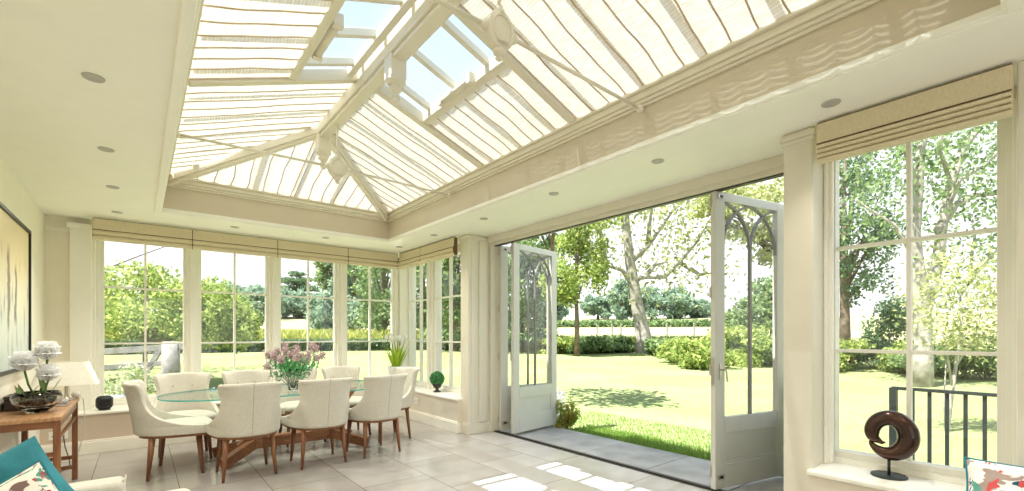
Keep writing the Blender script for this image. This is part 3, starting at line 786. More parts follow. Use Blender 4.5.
link('polished_edge', m, TEDGE, gt, loc=LOCAL)
m = MB(); m.prism([(-.50, .10), (.50, .10), (.56, .155), (.50, .215), (-.50, .215), (-.56, .155)], 'y', -.06, .06); link('stretcher_beam', m, WALNUT, tb, bevel=.008, loc=LOCAL)
for s in (-1, 1):
    for q in (-1, 1):
        a_, b_ = Vector((s * .40, q * .02, .155)), Vector((s * .72, q * .31, .042)); d_ = (b_ - a_).normalized()
        m = MB(); m.bar(a_, b_, .07, .11); m.v[4:] = [(v_[0], v_[1], max(0, v_[2])) for v_ in m.v[4:]]
        fz = min(v_[2] for v_ in m.v); m.v = [(v_[0], v_[1], max(.0, v_[2])) for v_ in m.v]
        link('foot', m, WALNUT, tb, bevel=.006, loc=LOCAL)
        pts = [(.02, .13, .07), (.05, .26, .08), (.11, .42, .105), (.19, .56, .14), (.27, .693, .18)]     # sideways, height, width
        m = MB(); ca_, sa_ = .72 * s, .69 * q; nx_, ny_ = -sa_, ca_
        ring_ = []
        for (o_, z_, w_) in pts:
            cx_, cy_ = s * .36 + ca_ * o_, sa_ * o_
            for e1, e2 in ((-1, -1), (1, -1), (1, 1), (-1, 1)):
                ring_.append((cx_ + ca_ * e1 * w_ / 2 + nx_ * e2 * .024, cy_ + sa_ * e1 * w_ / 2 + ny_ * e2 * .024, z_))
        m.v = ring_; m.f = [(k * 4 + e, k * 4 + (e + 1) % 4, k * 4 + 4 + (e + 1) % 4, k * 4 + 4 + e) for k in range(4) for e in range(4)] + [(3, 2, 1, 0), (16, 17, 18, 19)]
        link('leg', m, WALNUT, tb, bevel=.006, loc=LOCAL)

# ------------------------------------------------------------------ dining chairs
RIM = [(0, 1.0), (.20, 1.0), (.36, .995), (.41, .965), (.43, .88), (.44, .78), (.455, .66), (.48, .55), (.53, .44), (.61, .345), (.72, .27), (.85, .205), (1.0, .145)]
WID = [(0, .262), (.12, .266), (.22, .262), (.36, .236), (.52, .208), (.66, .201), (.80, .214), (.92, .233), (1.0, .244)]
def lerp(tab, x):
    for (x0, y0), (x1, y1) in zip(tab, tab[1:]):
        if x <= x1: return y0 + (y1 - y0) * max(0, (x - x0)) / (x1 - x0)
    return tab[-1][1]
_len = [0]
for (b0, k0), (b1, k1) in zip(RIM, RIM[1:]): _len.append(_len[-1] + math.hypot((b1 - b0) * .62, (k1 - k0) * .49))
RIMP = [(l_ / _len[-1], b_, k_) for l_, (b_, k_) in zip(_len, RIM)]
AMAX = sorted([(k_, b_) for b_, k_ in RIM[1:]])
def shell_fn(u, v):
    """u 0..1 round the shell from front left to front right, v 0..1 from seat rail to top rim"""
    a = (u - .5) * 2
    b = lerp([(p[0], p[1]) for p in RIMP], abs(a)); kt = lerp([(p[0], p[2]) for p in RIMP], abs(a))
    k = kt * v; ex = 2 / 2.7
    am = 1.0 if k <= .145 else lerp(AMAX, k)
    sx = (math.sin(b * PI / 2) / math.sin(am * PI / 2)) ** ex
    x = math.copysign(lerp(WID, k) * sx, a)
    dep = 1 - max(0, math.cos(b * PI / 2)) ** ex
    y = -.27 - .085 * k ** 1.3 + (.52 - .06 * k) * dep + .035 * max(0, k - .5) * 2 * sx ** 3
    return (x, y, .395 + .49 * k)
def make_chair(label):
    r = root('dining_chair', label, 'dining chair', (0, 0, 0), 'linen dining chairs')
    m = MB().grid(shell_fn, 64, 14); link('backrest', m, CREAM, r, smooth=True, solid=.04, sub=1, loc=LOCAL, offset=1)
    m = MB(); N = 40
    def dsh(sc_, z): return [(sc_ * .268 * math.copysign(abs(math.sin(t)) ** .74, math.sin(t)), -.255 + (.5 * (1 - abs(math.cos(t)) ** .74) if True else 0), z) for t in [(-PI / 2 + PI * k / N) for k in range(N + 1)]]
    def dring(s, z, fr): 
        out = []
        for k in range(N + 1):
            t = -PI / 2 + PI * k / N
            out.append((s * .27 * math.copysign(abs(math.sin(t)) ** .74, t), -.26 * s + .50 * s * (1 - abs(math.cos(t)) ** .74), z))
        for k in range(1, 8):
            q = k / 8; out.append((s * .27 * (1 - 2 * q), .24 * s + fr * s * (1 - (2 * q - 1) ** 2), z))
        return out
    lv = [(.90, .40, .05), (.97, .405, .055), (1.0, .43, .06), (.99, .455, .06), (.93, .472, .055), (.6, .480, .04), (.15, .482, .01)]
    n_ = len(dring(1, 0, 0))
    for s, z, f in lv: m.v += dring(s, z, f)
    m.f = [(i * n_ + k, i * n_ + (k + 1) % n_, (i + 1) * n_ + (k + 1) % n_, (i + 1) * n_ + k) for i in range(len(lv) - 1) for k in range(n_)] + [tuple(range(n_))[::-1], tuple((len(lv) - 1) * n_ + k for k in range(n_))]
    link('seat', m, CREAM, r, smooth=True, loc=LOCAL)
    m = MB()
    for s, z, f in ((1.0, .368, .05), (1.055, .372, .05), (1.06, .396, .05), (1.0, .40, .05)): m.v += dring(s, z, f)
    m.f = [(i * n_ + k, i * n_ + (k + 1) % n_, (i + 1) * n_ + (k + 1) % n_, (i + 1) * n_ + k) for i in range(3) for k in range(n_)] + [tuple(range(n_))[::-1], tuple(3 * n_ + k for k in range(n_))]
    link('seat_rail', m, WALNUT, r, loc=LOCAL)
    for (sx, sy) in ((-1, -1), (1, -1), (-1, 1), (1, 1)):
        x, y = sx * .185, (-.175 if sy < 0 else .175)
        m = MB(); m.tube([(x, y, .372), (x + sx * .012, y + sy * .015, .18), (x + sx * .026, y + sy * .03, 0)], [.025, .019, .0125], 12)
        link('leg', m, WALNUTV, r, smooth=True, loc=LOCAL)
    m = MB(); m.tube([tuple(Vector(shell_fn(.5, q / 10)) + Vector((0, -.0415, 0))) for q in range(11)], .0022, 6); link('seam', m, SEAM, r, loc=LOCAL)
    for bx, bz in ((-.09, .74), (.09, .74), (0, .66), (-.09, .58), (.09, .58)):
        k = (bz - .395) / .49
        m = MB(); m.ball((bx, -.268 - .085 * k ** 1.3 + .05 * (bx / .2) ** 2 + .004, bz), .008, 8, 6); link('button', m, SEAM, r, smooth=True, loc=LOCAL)
    return r
chairs = [(.785, 4.925, 0, 'linen dining chair with its back turned, leftmost of three before the table'),
          (1.43, 4.905, 0, 'linen dining chair with its back turned, middle of three before the table'),
          (2.025, 4.93, .11, 'linen dining chair with its back turned, rightmost of three before the table'),
          (.275, 5.40, -PI / 2 - .05, 'linen dining chair in profile at the left end of the glass table'),
          (2.44, 5.49, PI / 2 + .03, 'linen dining chair at the right end of the glass table by the topiary'),
          (.38, 5.94, PI, 'linen dining chair facing us on the window side, leftmost of that row'),
          (1.0, 5.95, PI, 'linen dining chair facing us on the window side, between the left one and the vase'),
          (1.55, 5.97, PI, 'linen dining chair facing us on the window side, directly behind the vase'),
          (2.12, 5.98, PI, 'linen dining chair facing us on the window side, rightmost of that row')]
c0 = make_chair(chairs[0][3])
for i, (x, y, rz, lab) in enumerate(chairs):
    o = c0 if i == 0 else copy_tree(c0)
    o.location = (x, y, 0); o.rotation_euler = (0, 0, rz); o['label'] = lab

# ------------------------------------------------------------------ leaves helper
def leaf_quads(cent, L, W, rng, up=None):
    n = len(cent)
    a = rng.normal(size=(n, 3)); a /= np.linalg.norm(a, axis=1)[:, None]
    if up is not None: a = a * .6 + np.array(up); a /= np.linalg.norm(a, axis=1)[:, None]
    b = rng.normal(size=(n, 3)); b -= (b * a).sum(1)[:, None] * a; b /= np.linalg.norm(b, axis=1)[:, None]
    L = (L * rng.uniform(.65, 1.25, n))[:, None]; W = (W * rng.uniform(.65, 1.25, n))[:, None]
    v = np.stack([cent - a * L, cent + b * W, cent + a * L, cent - b * W], 1).reshape(-1, 3)
    return v

def quads_obj(name, v, material, parent=None, origin=(0, 0, 0)):
    n = len(v) // 4
    me = bpy.data.meshes.new(name)
    me.vertices.add(4 * n); me.vertices.foreach_set('co', (v - np.array(origin)).astype(np.float32).ravel())
    me.loops.add(4 * n); me.loops.foreach_set('vertex_index', np.arange(4 * n, dtype=np.int32))
    me.polygons.add(n); me.polygons.foreach_set('loop_start', np.arange(0, 4 * n, 4, dtype=np.int32))
    try: me.polygons.foreach_set('loop_total', np.full(n, 4, dtype=np.int32))
    except Exception: pass
    me.update(calc_edges=True); me.materials.append(material)
    o = bpy.data.objects.new(name, me); COL.objects.link(o)
    if parent is not None: o.parent = parent
    else: o.location = origin
    return o

def blob_points(rng, c, r, n, clumps=26, cr=.34, flat=1.0):
    """points in leafy clumps inside an ellipsoid"""
    c = np.array(c); r = np.array(r)
    d = rng.normal(size=(clumps, 3)); d /= np.linalg.norm(d, axis=1)[:, None]
    k = c + d * r * (rng.uniform(.25, .85, clumps) ** .7)[:, None]
    idx = rng.integers(0, clumps, n)
    q = rng.normal(size=(n, 3)); q /= np.linalg.norm(q, axis=1)[:, None]
    q *= (rng.uniform(.1, 1, n) ** .5)[:, None] * rng.uniform(.75, 1.1, n)[:, None]
    return k[idx] + q * r * cr * np.array([1, 1, flat]), k

def tree(label, u, d, crown, n, leafL, material, trunk_r=.2, bark=None, name='tree', seed=1, lean=0, clumps=26, cr=.34, limbs=8, base=None, leafW=.55, cat='tree', group=None):
    """tree standing on the land at photo column u, forward depth d; crown = [(du metres sideways, height, rx, rz), ...] above its foot"""
    x, y = base if base else ground_at(u, d)
    z = land(x, y)
    rng = np.random.default_rng(seed); rd = random.Random(seed)
    r = root(name, label, cat, (x, y, z), group)
    side = np.array([CA, -SA, 0])
    pts = []; ks = []
    tot = sum(c[2] * c[3] for c in crown)
    for (du, h, rx, rz) in crown:
        c = np.array([x, y, z + h]) + side * du
        p, k = blob_points(rng, c, (rx, rx, rz), int(n * rx * rz / tot), clumps, cr)
        pts.append(p); ks.append(k)
    pts = np.concatenate(pts); ks = np.concatenate(ks)
    quads_obj('crown', leaf_quads(pts, leafL, leafL * leafW, rng), material, r, (x, y, z))
    if trunk_r:
        m = MB(); c = crown[0]; hmid = c[1]; topz = max(q[1] + q[3] * .5 for q in crown)
        tp = [Vector((x, y, z - .1)), Vector((x, y, z + hmid * .35)) + Vector(side) * lean * .35, Vector((x, y, z + hmid * .8)) + Vector(side) * (lean * .8 + rd.uniform(-.1, .1)), Vector((x, y, z + topz)) + Vector(side) * lean]
        m.tube(tp, [trunk_r * 1.15, trunk_r * .85, trunk_r * .6, trunk_r * .15], 10)
        link('trunk', m, bark or BARK, r, smooth=True)
        sel = rd.sample(range(len(ks)), min(limbs, len(ks)))
        for i in sel:
            k = Vector(ks[i]); f = rd.uniform(.35, .75)
            s = tp[1].lerp(tp[2], min(1, f * 1.2)); mid = s.lerp(k, .5) + Vector((rd.uniform(-.1, .1), rd.uniform(-.1, .1), rd.uniform(-.05, .15))) * hmid * .15
            m = MB(); m.tube([s, mid, k], [trunk_r * .38, trunk_r * .22, trunk_r * .06], 6)
            link('branch', m, bark or BARK, r, smooth=True)
    return r

# ------------------------------------------------------------------ table and seat ornaments
vs = root('glass_vase', 'clear glass vase of mauve flowers on the dining table', 'vase', (1.275, 5.25, .7055))
m = MB(); m.lathe([(.045, 0), (.05, .006), (.046, .10), (.052, .20), (.058, .235), (.053, .235), (.047, .20), (.041, .10), (.044, .012), (.002, .011)], n=28); link('vessel', m, VGLASS, vs, smooth=True, loc=LOCAL)
rng = np.random.default_rng(5)
def make_flower(label):
    r = root('cut_flower', label, 'flower', (0, 0, 0), 'mauve flowers in the glass vase')
    m = MB(); m.tube([(0, 0, 0), (0, 0, .2), (0, 0, .40)], .0028, 6); link('stem', m, STEMG, r, loc=LOCAL)
    c = rng.normal(size=(120, 3)); c /= np.linalg.norm(c, axis=1)[:, None]; c = c * rng.uniform(.2, 1, (120, 1)) ** .7 * np.array([.036, .036, .05]) + np.array([0, 0, .41]) + rng.normal(size=(120, 3)) * .006
    quads_obj('blossom', leaf_quads(c, .014, .006, rng), PETALM, r)
    c = rng.uniform(-1, 1, (22, 3)) * np.array([.035, .035, .11]) + np.array([0, 0, .28])
    quads_obj('leaves', leaf_quads(c, .032, .010, rng), L_BOX, r)
    return r
f0 = None
for i in range(26):
    if f0 is None: f0 = o = make_flower('mauve cut flower on a leafy green stem in the glass vase on the table')
    else: o = copy_tree(f0)
    a = 2.4 * i; rr = .62 * math.sqrt((i + .5) / 26)
    o.location = (1.275 + .028 * math.cos(a) * rr, 5.25 + .028 * math.sin(a) * rr, .73)
    tl = 1.15 * rr + random.uniform(-.12, .12); sc_ = random.uniform(.85, 1.22)
    o.rotation_euler = Vector((math.sin(tl) * math.cos(a), math.sin(tl) * math.sin(a), math.cos(tl))).to_track_quat('Z', 'Y').to_euler()
    o.scale = (1, 1, sc_)

tp = root('potted_topiary', 'clipped green topiary ball in a small dark urn on the corner seat', 'topiary', (3.44, 5.98, SEAT))
m = MB(); m.lathe([(.055, 0), (.055, .012), (.025, .025), (.022, .045), (.05, .065), (.068, .10), (.075, .125), (.07, .13), (.02, .12)], n=20); link('urn', m, URN, tp, smooth=True, loc=LOCAL)
c = rng.normal(size=(1500, 3)); c /= np.linalg.norm(c, axis=1)[:, None]; c = c * rng.uniform(.9, 1.02, (1500, 1)) * .105 + np.array([0, 0, .195])
quads_obj('foliage', leaf_quads(c, .014, .008, rng), L_BOX, tp)
m = MB(); m.ball((0, 0, .195), .095, 16, 12); link('core', m, STEMG, tp, smooth=True, loc=LOCAL)

tu = root('potted_tulips', 'pot of white tulips with fresh green leaves in the far window corner', 'potted plant', (3.24, 6.95, SEAT)); tu.scale = (1.25, 1.25, 1.25)
m = MB(); m.lathe([(.075, 0), (.085, .02), (.105, .24), (.11, .27), (.10, .27), (.095, .25), (.01, .24)], n=24); link('pot', m, WPLAST, tu, smooth=True, loc=LOCAL)
m = MB()
for i in range(34):
    a = 2.4 * i; rr = .8 * math.sqrt((i + .5) / 34); h = random.uniform(.26, .38); tl = .65 * rr
    p0 = Vector((.06 * rr * math.cos(a), .06 * rr * math.sin(a), .24)); d = Vector((math.sin(tl) * math.cos(a), math.sin(tl) * math.sin(a), math.cos(tl)))
    w = Vector((-math.sin(a), math.cos(a), 0)) * .013
    m.add([p0 - w * .6, p0 + w * .6, p0 + d * h * .55 + w, p0 + d * h + Vector((0, 0, -.015)), p0 + d * h * .55 - w], [(0, 1, 2, 4), (4, 2, 3)])
link('leaves', m, L_TULIP, tu, loc=LOCAL)
for i in range(8):
    a = 2.4 * i + .4; rr = math.sqrt((i + .5) / 8) * .75; tl = .5 * rr
    p0 = Vector((0, 0, .25)); d = Vector((math.sin(tl) * math.cos(a), math.sin(tl) * math.sin(a), math.cos(tl))); q = p0 + d * random.uniform(.36, .43)
    m = MB(); m.ball(q, .024, 10, 8, (1, 1, 1.5)); fl = link('tulip', m, PETALW, tu, smooth=True, loc=LOCAL)
    m = MB(); m.tube([p0, q], .004, 6); link('stalk', m, STEMG, fl, loc=LOCAL)

# bronze curled sculpture on a stand
sp_ = root('curled_sculpture', 'polished brown bronze curled sculpture on a thin stand by the big window', 'sculpture', (3.473, .695, SEAT))
m = MB(); m.lathe([(.085, 0), (.088, .003), (.088, .009), (.085, .012), (.002, .012)], n=40); m.tube([(0, 0, .01), (0, 0, .12)], .008, 10); link('stand', m, IRON, sp_, smooth=True, loc=LOCAL)
vd = Vector((3.47, .71, 0)).normalized(); rt = Vector((vd.y, -vd.x, 0))      # ring faces the room
ctr = Vector((0, 0, .245)) + rt * .004
pts = []; rad = []
PROF = [(212, .070, .016), (200, .084, .028), (186, .097, .036), (165, .103, .040), (135, .104, .043), (100, .103, .046), (60, .103, .050), (20, .103, .053), (-20, .102, .053), (-55, .102, .050), (-85, .104, .043), (-110, .108, .034), (-132, .113, .024), (-150, .119, .014), (-160, .122, .005)]
for i in range(61):
    a = 212 - 372 * i / 60
    tab = [(-p[0], p[1]) for p in PROF]; R = lerp(tab, -a); rr = lerp([(-p[0], p[2]) for p in PROF], -a); a = math.radians(a)
    pts.append(ctr + rt * (.84 * R * math.cos(a)) + Vector((0, 0, R * math.sin(a))) + vd * (.010 * math.sin(a))); rad.append(rr)
m = MB(); m.tube(pts, rad, 20)
link('curled_body', m, BRONZE, sp_, smooth=True, sub=1, loc=LOCAL)
h0 = pts[0]
m = MB(); m.tube([pts[2], h0, h0 + rt * .016 - Vector((0, 0, .010)), h0 + rt * .030 - Vector((0, 0, .004))], [.024, .017, .011, .003], 12)
link('hooked_head', m, BRONZE, sp_, smooth=True, loc=LOCAL)

# floral cushions, teal cushion
def pillow(name, label, w, h, t, loc, R, material, n=22, pipe=None, cat='cushion'):
    r = root(name, label, cat, loc); r.rotation_euler = R.to_euler()
    def fn(sg):
        def f(u, v):
            a, b = 2 * u - 1, 2 * v - 1
            th = t * (max(0, (1 - a ** 4) * (1 - b ** 4))) ** .5
            pin = 1 - .07 * (1 - abs(a)) * 0 - .06 * (1 - b * b) * abs(a) ** 3; pin2 = 1 - .06 * (1 - a * a) * abs(b) ** 3
            wr = (.006 * math.sin(9 * a + 5 * b) + .005 * math.sin(4 * a - 11 * b + 1) + .003 * math.sin(17 * a + 8 * b)) * (1 - a * a) * (1 - b * b)
            return (w / 2 * a * pin, sg * (th + wr), h / 2 * b * pin2)
        return f
    m = MB().grid(fn(-1), n, n); o = len(m.v); m2 = MB().grid(fn(1), n, n)
    m.add(m2.v, [f[::-1] for f in m2.f])
    link('cover', m, material, r, smooth=True, loc=LOCAL)
    if pipe:
        f = fn(0); ed = [f(i / n, 0) for i in range(n)] + [f(1, i / n) for i in range(n)] + [f(1 - i / n, 1) for i in range(n)] + [f(0, 1 - i / n) for i in range(n)]
        m = MB(); m.tube(ed, .006, 6, True); link('piping', m, pipe, r, loc=LOCAL)
    return r
def Rm(rz, tilt, roll): return Matrix.Rotation(rz, 3, 'Z') @ Matrix.Rotation(tilt, 3, 'X') @ Matrix.Rotation(roll, 3, 'Y')
pillow('cushion', 'white cushion with a peony print leaning on the pier beside the big near window', .46, .30, .055, (3.11, .105, .42 + .142), Rm(-PI / 2 + .06, -.52, .0), FLORAL2, pipe=TEAL)
# local +x to the right as seen from the camera
pillow('cushion', 'large plain teal cushion in the corner of the cream sofa', .46, .40, .09, (-.443, 2.70, .598), Rm(.0, -.15, -.50), TEAL)
pillow('cushion', 'white cushion with a brown bird print in front of the teal one', .46, .38, .07, (-.405, 2.50, .535), Rm(.0, -.20, -.52), FLORAL, pipe=TEAL)

# sofa and footstool
so = root('sofa', 'cream linen sofa against the left wall, only its far arm in view', 'sofa', (-.40, 2.1, 0))
def rbox(name, x0, x1, y0, y1, z0, z1, material, parent, bev=.04):
    m = MB().box(x0, x1, y0, y1, z0, z1); o = link(name, m, material, parent, smooth=True); b = o.modifiers.new('b', 'BEVEL'); b.width = bev; b.segments = 4; return o
rbox('base', -.78, -.06, 1.1, 2.98, .08, .24, CREAM, so, .02); rbox('arm', -.78, -.05, 2.86, 3.02, .10, .60, CREAM, so, .03); rbox('arm', -.78, -.05, 1.06, 1.22, .10, .60, CREAM, so, .03)
rbox('backrest', -.78, -.60, 1.2, 2.88, .28, .78, CREAM, so, .05); rbox('seat_cushion', -.62, -.04, 1.22, 2.04, .24, .36, CREAM, so, .04); rbox('seat_cushion', -.62, -.04, 2.05, 2.86, .24, .36, CREAM, so, .04)
m = MB(); m.tube([(-.058, 2.875, .60), (-.05, 2.90, .602), (-.05, 2.985, .602), (-.05, 3.0, .59)], .004, 6); link('piping', m, SEAM, so)
for x in (-.72, -.12):
    for y in (1.15, 2.93):
        m = MB(); m.tube([(x, y, 0), (x, y, .11)], [.018, .025], 10); link('leg', m, WALNUTV, so, smooth=True)
be = root('bench', 'low cream bench under the peony print cushion beside the near pier', 'bench', (2.98, -.1, 0))
rbox('seat', 2.72, 3.235, -.62, .43, .26, .42, CREAM, be, .03)
for x in (2.77, 3.19):
    for y in (-.57, .38):
        m = MB(); m.tube([(x, y, 0), (x, y, .27)], [.016, .024], 10); link('leg', m, WALNUTV, be, smooth=True)
fs = root('footstool', 'low cream upholstered footstool beside the sofa, just its far corner showing', 'footstool', (.05, 2.86, 0))
rbox('cushion', -.04, .235, 2.55, 3.17, .25, .45, CREAM, fs, .05)
for x in (.0, .2):
    for y in (2.6, 3.12):
        m = MB(); m.tube([(x, y, 0), (x, y, .26)], [.014, .02], 10); link('leg', m, WALNUTV, fs, smooth=True)

# console table
ct = root('console_table', 'slim teak console table with stretchers against the left wall', 'console table', (-.61, 5.12, 0))
m = MB(); m.box(-.79, -.42, 4.48, 5.76, .70, .728); link('top', m, TEAK, ct, bevel=.004)
m = MB(); m.box(-.775, -.755, 4.53, 5.71, .64, .70); m.box(-.455, -.435, 4.53, 5.71, .64, .70); m.box(-.775, -.435, 4.52, 4.54, .645, .70); m.box(-.775, -.435, 5.70, 5.72, .645, .70); link('apron', m, WALNUT, ct, bevel=.002)
for x in (-.76, -.447):
    for y in (4.53, 5.70):
        m = MB(); m.box(x - .019, x + .019, y - .022, y + .022, 0, .70); link('leg', m, WALNUTV, ct, bevel=.004)
for y in (4.53, 5.70):
    for z in ((.46, .16) if y < 5 else (.20, .11)):
        m = MB(); m.box(-.76, -.447, y - .01, y + .01, z - .016, z + .016); link('stretcher', m, WALNUT, ct, bevel=.002)
m = MB(); m.box(-.455, -.437, 4.53, 5.70, .55, .57); link('side_rail', m, WALNUT, ct)

# flower bowl
bw = root('glass_bowl', 'round glass bowl of moss and bark on the console table', 'bowl', (-.585, 4.86, .728))
m = MB(); m.lathe([(.06, 0), (.065, .012), (.09, .03), (.132, .075), (.138, .11), (.125, .15), (.119, .15), (.131, .11), (.124, .077), (.08, .034), (.002, .02)], n=32); link('vessel', m, VGLASS, bw, smooth=True, loc=LOCAL)
c = rng.normal(size=(900, 3)); c /= np.linalg.norm(c, axis=1)[:, None]; c = c * rng.uniform(.5, 1, (900, 1)) * np.array([.098, .098, .05]) + np.array([0, 0, .092])
quads_obj('moss_and_bark', leaf_quads(c, .02, .011, rng), MOSS, bw)
m = MB(); m.ball((0, 0, .085), .085, 16, 10, (1, 1, .55)); link('soil', m, BOXW, bw, smooth=True, loc=LOCAL)
for (dx, dy, dz, sz, lab) in ((.055, .0, .42, .105, 'white ruffled flower standing tallest in the glass bowl'), (-.06, -.03, .345, .11, 'white ruffled flower nearest the painting in the glass bowl'), (.06, -.02, .26, .095, 'white ruffled flower lowest in the glass bowl')):
    r = root('white_flower', lab, 'flower', (-.585 + dx, 4.86 + dy, .728 + dz), 'white flowers in the bowl')
    m = MB()
    for ringi, (cnt, op, ln) in enumerate(((5, .10, .85), (6, .28, 1.0), (7, .50, 1.05), (8, .80, 1.0), (8, 1.15, .8))):
        for k in range(cnt):
            a = 2 * PI * k / cnt + ringi * .5
            def pf(u, v, a=a, op=op, ln=ln, k=k):
                th = op * (.35 + .65 * v); l = sz * ln * v; ww = sz * .62 * math.sin(PI * (.12 + .80 * v)) * (u - .5) * 2
                rr = l * math.sin(th); zz = 1.35 * l * math.cos(th) + .006 * math.sin(9 * u + k) * v
                return (rr * math.cos(a) - ww * math.sin(a), rr * math.sin(a) + ww * math.cos(a), zz - sz * .3)
            m.grid(pf, 5, 5)
    link('petals', m, PETALW, r, smooth=True, loc=LOCAL)
    m = MB(); m.tube([(0, 0, -sz * .3), (-dx * .3, -dy * .3, -dz * .4), (-dx * .8, -dy * .8, -dz + .12)], .007, 8); link('stem', m, STEMG, r, smooth=True, loc=LOCAL)
    m = MB()
    for k in range(3):
        a = 2.1 * k; m.add([(0, 0, -dz * .75), (.05 * math.cos(a) - .016 * math.sin(a), .05 * math.sin(a) + .016 * math.cos(a), -dz * .5), (.085 * math.cos(a), .085 * math.sin(a), -dz * .38), (.05 * math.cos(a) + .016 * math.sin(a), .05 * math.sin(a) - .016 * math.cos(a), -dz * .52)], [(0, 1, 2, 3)])
    link('leaves', m, L_MID, r, loc=LOCAL)

bx = root('wooden_box', 'dark wooden box at the wall behind the glass bowl', 'box', (-.70, 5.16, .728))
m = MB(); m.box(-.08, .08, -.13, .13, 0, .085); link('body', m, BOXW, bx, bevel=.004, loc=LOCAL); m = MB(); m.box(-.084, .084, -.134, .134, .087, .11); link('lid', m, BOXW, bx, bevel=.004, loc=LOCAL)
for k, (dx, w, l, z, h, cm, lab) in enumerate(((0, .17, .24, 0, .022, BOOKC, 'dark book at the bottom of the small pile beside the lamp'), (.006, .15, .22, .0222, .018, BOOKC2, 'grey book on top of the small pile beside the lamp'))):
    r = root('book', lab, 'book', (-.53 + dx, 5.24, .728 + z), 'books on the console table', .1 * k)
    m = MB(); m.box(-w / 2 + .004, w / 2 - .004, -l / 2 + .004, l / 2 - .004, .003, h - .003); link('pages', m, PAPER, r, loc=LOCAL)
    m = MB(); m.box(-w / 2, w / 2, -l / 2, l / 2, 0, .003); m.box(-w / 2, w / 2, -l / 2, l / 2, h - .003, h); m.box(-w / 2, -w / 2 + .004, -l / 2, l / 2, 0, h); link('cover', m, cm, r, loc=LOCAL)

lp = root('table_lamp', 'table lamp with a wide cream shade at the far end of the console', 'lamp', (-.495, 5.60, .728))
m = MB(); m.lathe([(.06, 0), (.06, .012), (.02, .02), (.012, .05), (.011, .16), (.018, .17), (.002, .18)], n=20); link('base', m, CHROME, lp, smooth=True, loc=LOCAL)
m = MB()
def rrect(hw, hd, z, n=8, c=.03):
    out = []
    for (sx, sy, a0) in ((1, 1, 0), (-1, 1, PI / 2), (-1, -1, PI), (1, -1, 1.5 * PI)):
        for k in range(n + 1): out.append((sx * (hw - c) + c * math.cos(a0 + PI / 2 * k / n), sy * (hd - c) + c * math.sin(a0 + PI / 2 * k / n), z))
    return out
a_, b_ = rrect(.215, .14, .135), rrect(.145, .09, .335); n_ = len(a_)
m.add(a_ + b_, [(k, (k + 1) % n_, n_ + (k + 1) % n_, n_ + k) for k in range(n_)]); link('lamp_shade', m, SHADE, lp, solid=.004, loc=LOCAL)
wg = root('baby_monitor', 'small white round gadget with a hanging white cable at the table end', 'gadget', (-.445, 5.80, .62))
for o_ in (wg,): o_['label'] = 'small white gadget with a hanging white cable past the far end of the console'
wg.location = (-.44, 5.735, .728); wg.name = 'charger'
m = MB(); m.ball((0, -.03, .034), .034, 14, 10); link('body', m, WPLAST, wg, smooth=True, loc=LOCAL)
m = MB(); m.tube([(.02, -.02, .02), (.045, .03, -.02), (.05, .05, -.15), (.045, .045, -.35), (.01, .05, -.5), (-.05, .3, -.60)], .004, 6); link('cable', m, WPLAST, wg, smooth=True, loc=LOCAL)

spk = root('speaker', 'small black rounded speaker on the window seat by the first window', 'speaker', (-.30, 6.90, SEAT))
m = MB(); m.box(-.075, .075, -.06, .06, .012, .16); o = link('cabinet', m, BLACK, spk, smooth=True, loc=LOCAL); b = o.modifiers.new('b', 'BEVEL'); b.width = .045; b.segments = 5
m = MB(); m.lathe([(.05, 0), (.055, .004), (.05, .016), (.002, .016)], n=20); link('foot', m, BLACK, spk, loc=LOCAL)

def socket(label, loc, rz, ):
    r = root('wall_socket', label, 'socket', loc, None, rz)
    m = MB(); m.box(-.073, .073, -.009, 0, -.043, .043); link('face_plate', m, WPLAST, r, bevel=.003, loc=LOCAL)
    for s in (-1, 1):
        m = MB(); m.box(s * .036 - .012, s * .036 - .006, -.0105, -.008, -.012, .0); m.box(s * .036 + .006, s * .036 + .012, -.0105, -.008, -.012, .0); m.box(s * .036 - .003, s * .036 + .003, -.0105, -.008, .006, .014); link('pin_hole', m, BLACK, r, loc=LOCAL)
    return r
socket('white double socket low on the taupe seat front behind the console', (-.66, YB, .235), 0)
socket('pale double socket on the corner seat front beside the end chair', (XR, 6.30, .30), -PI / 2)
m = MB(); m.tube([(-.62, 6.78, .23), (-.60, 6.70, .12), (-.55, 6.5, .02), (-.52, 6.2, .012), (-.60, 5.9, .015), (-.66, 5.6, .012), (-.58, 5.3, .012)], .005, 6)
o = link('power_cable', m, BLACK, None, smooth=True); tag(o, 'black power cable trailing over the floor under the console', 'cable')
ad = root('power_adaptor', 'black power adaptor block on the floor below the console', 'adaptor', (-.64, 5.30, 0))
m = MB(); m.box(-.05, .05, -.03, .03, .0, .06); link('block', m, BLACK, ad, bevel=.008, loc=LOCAL); m = MB(); m.tube([(0, .03, .03), (.0, .10, .012), (.05, .2, .008)], .004, 6); link('lead', m, BLACK, ad, loc=LOCAL)

# painting
pa = root('framed_painting', 'large abstract painting in a thin black frame on the left wall', 'painting', (XL, 5.0, 1.63))
m = MB(); y0, y1, z0, z1 = 3.94, 6.06, 1.0, 2.255
m.box(XL, XL + .035, y0, y0 + .03, z0, z1); m.box(XL, XL + .035, y1 - .03, y1, z0, z1); m.box(XL, XL + .035, y0, y1, z0, z0 + .03); m.box(XL, XL + .035, y0, y1, z1 - .03, z1); link('frame', m, BLACK, pa, bevel=.003)
m = MB(); m.box(XL + .004, XL + .02, y0 + .02, y1 - .02, z0 + .02, z1 - .02); link('canvas', m, PAINTING, pa)

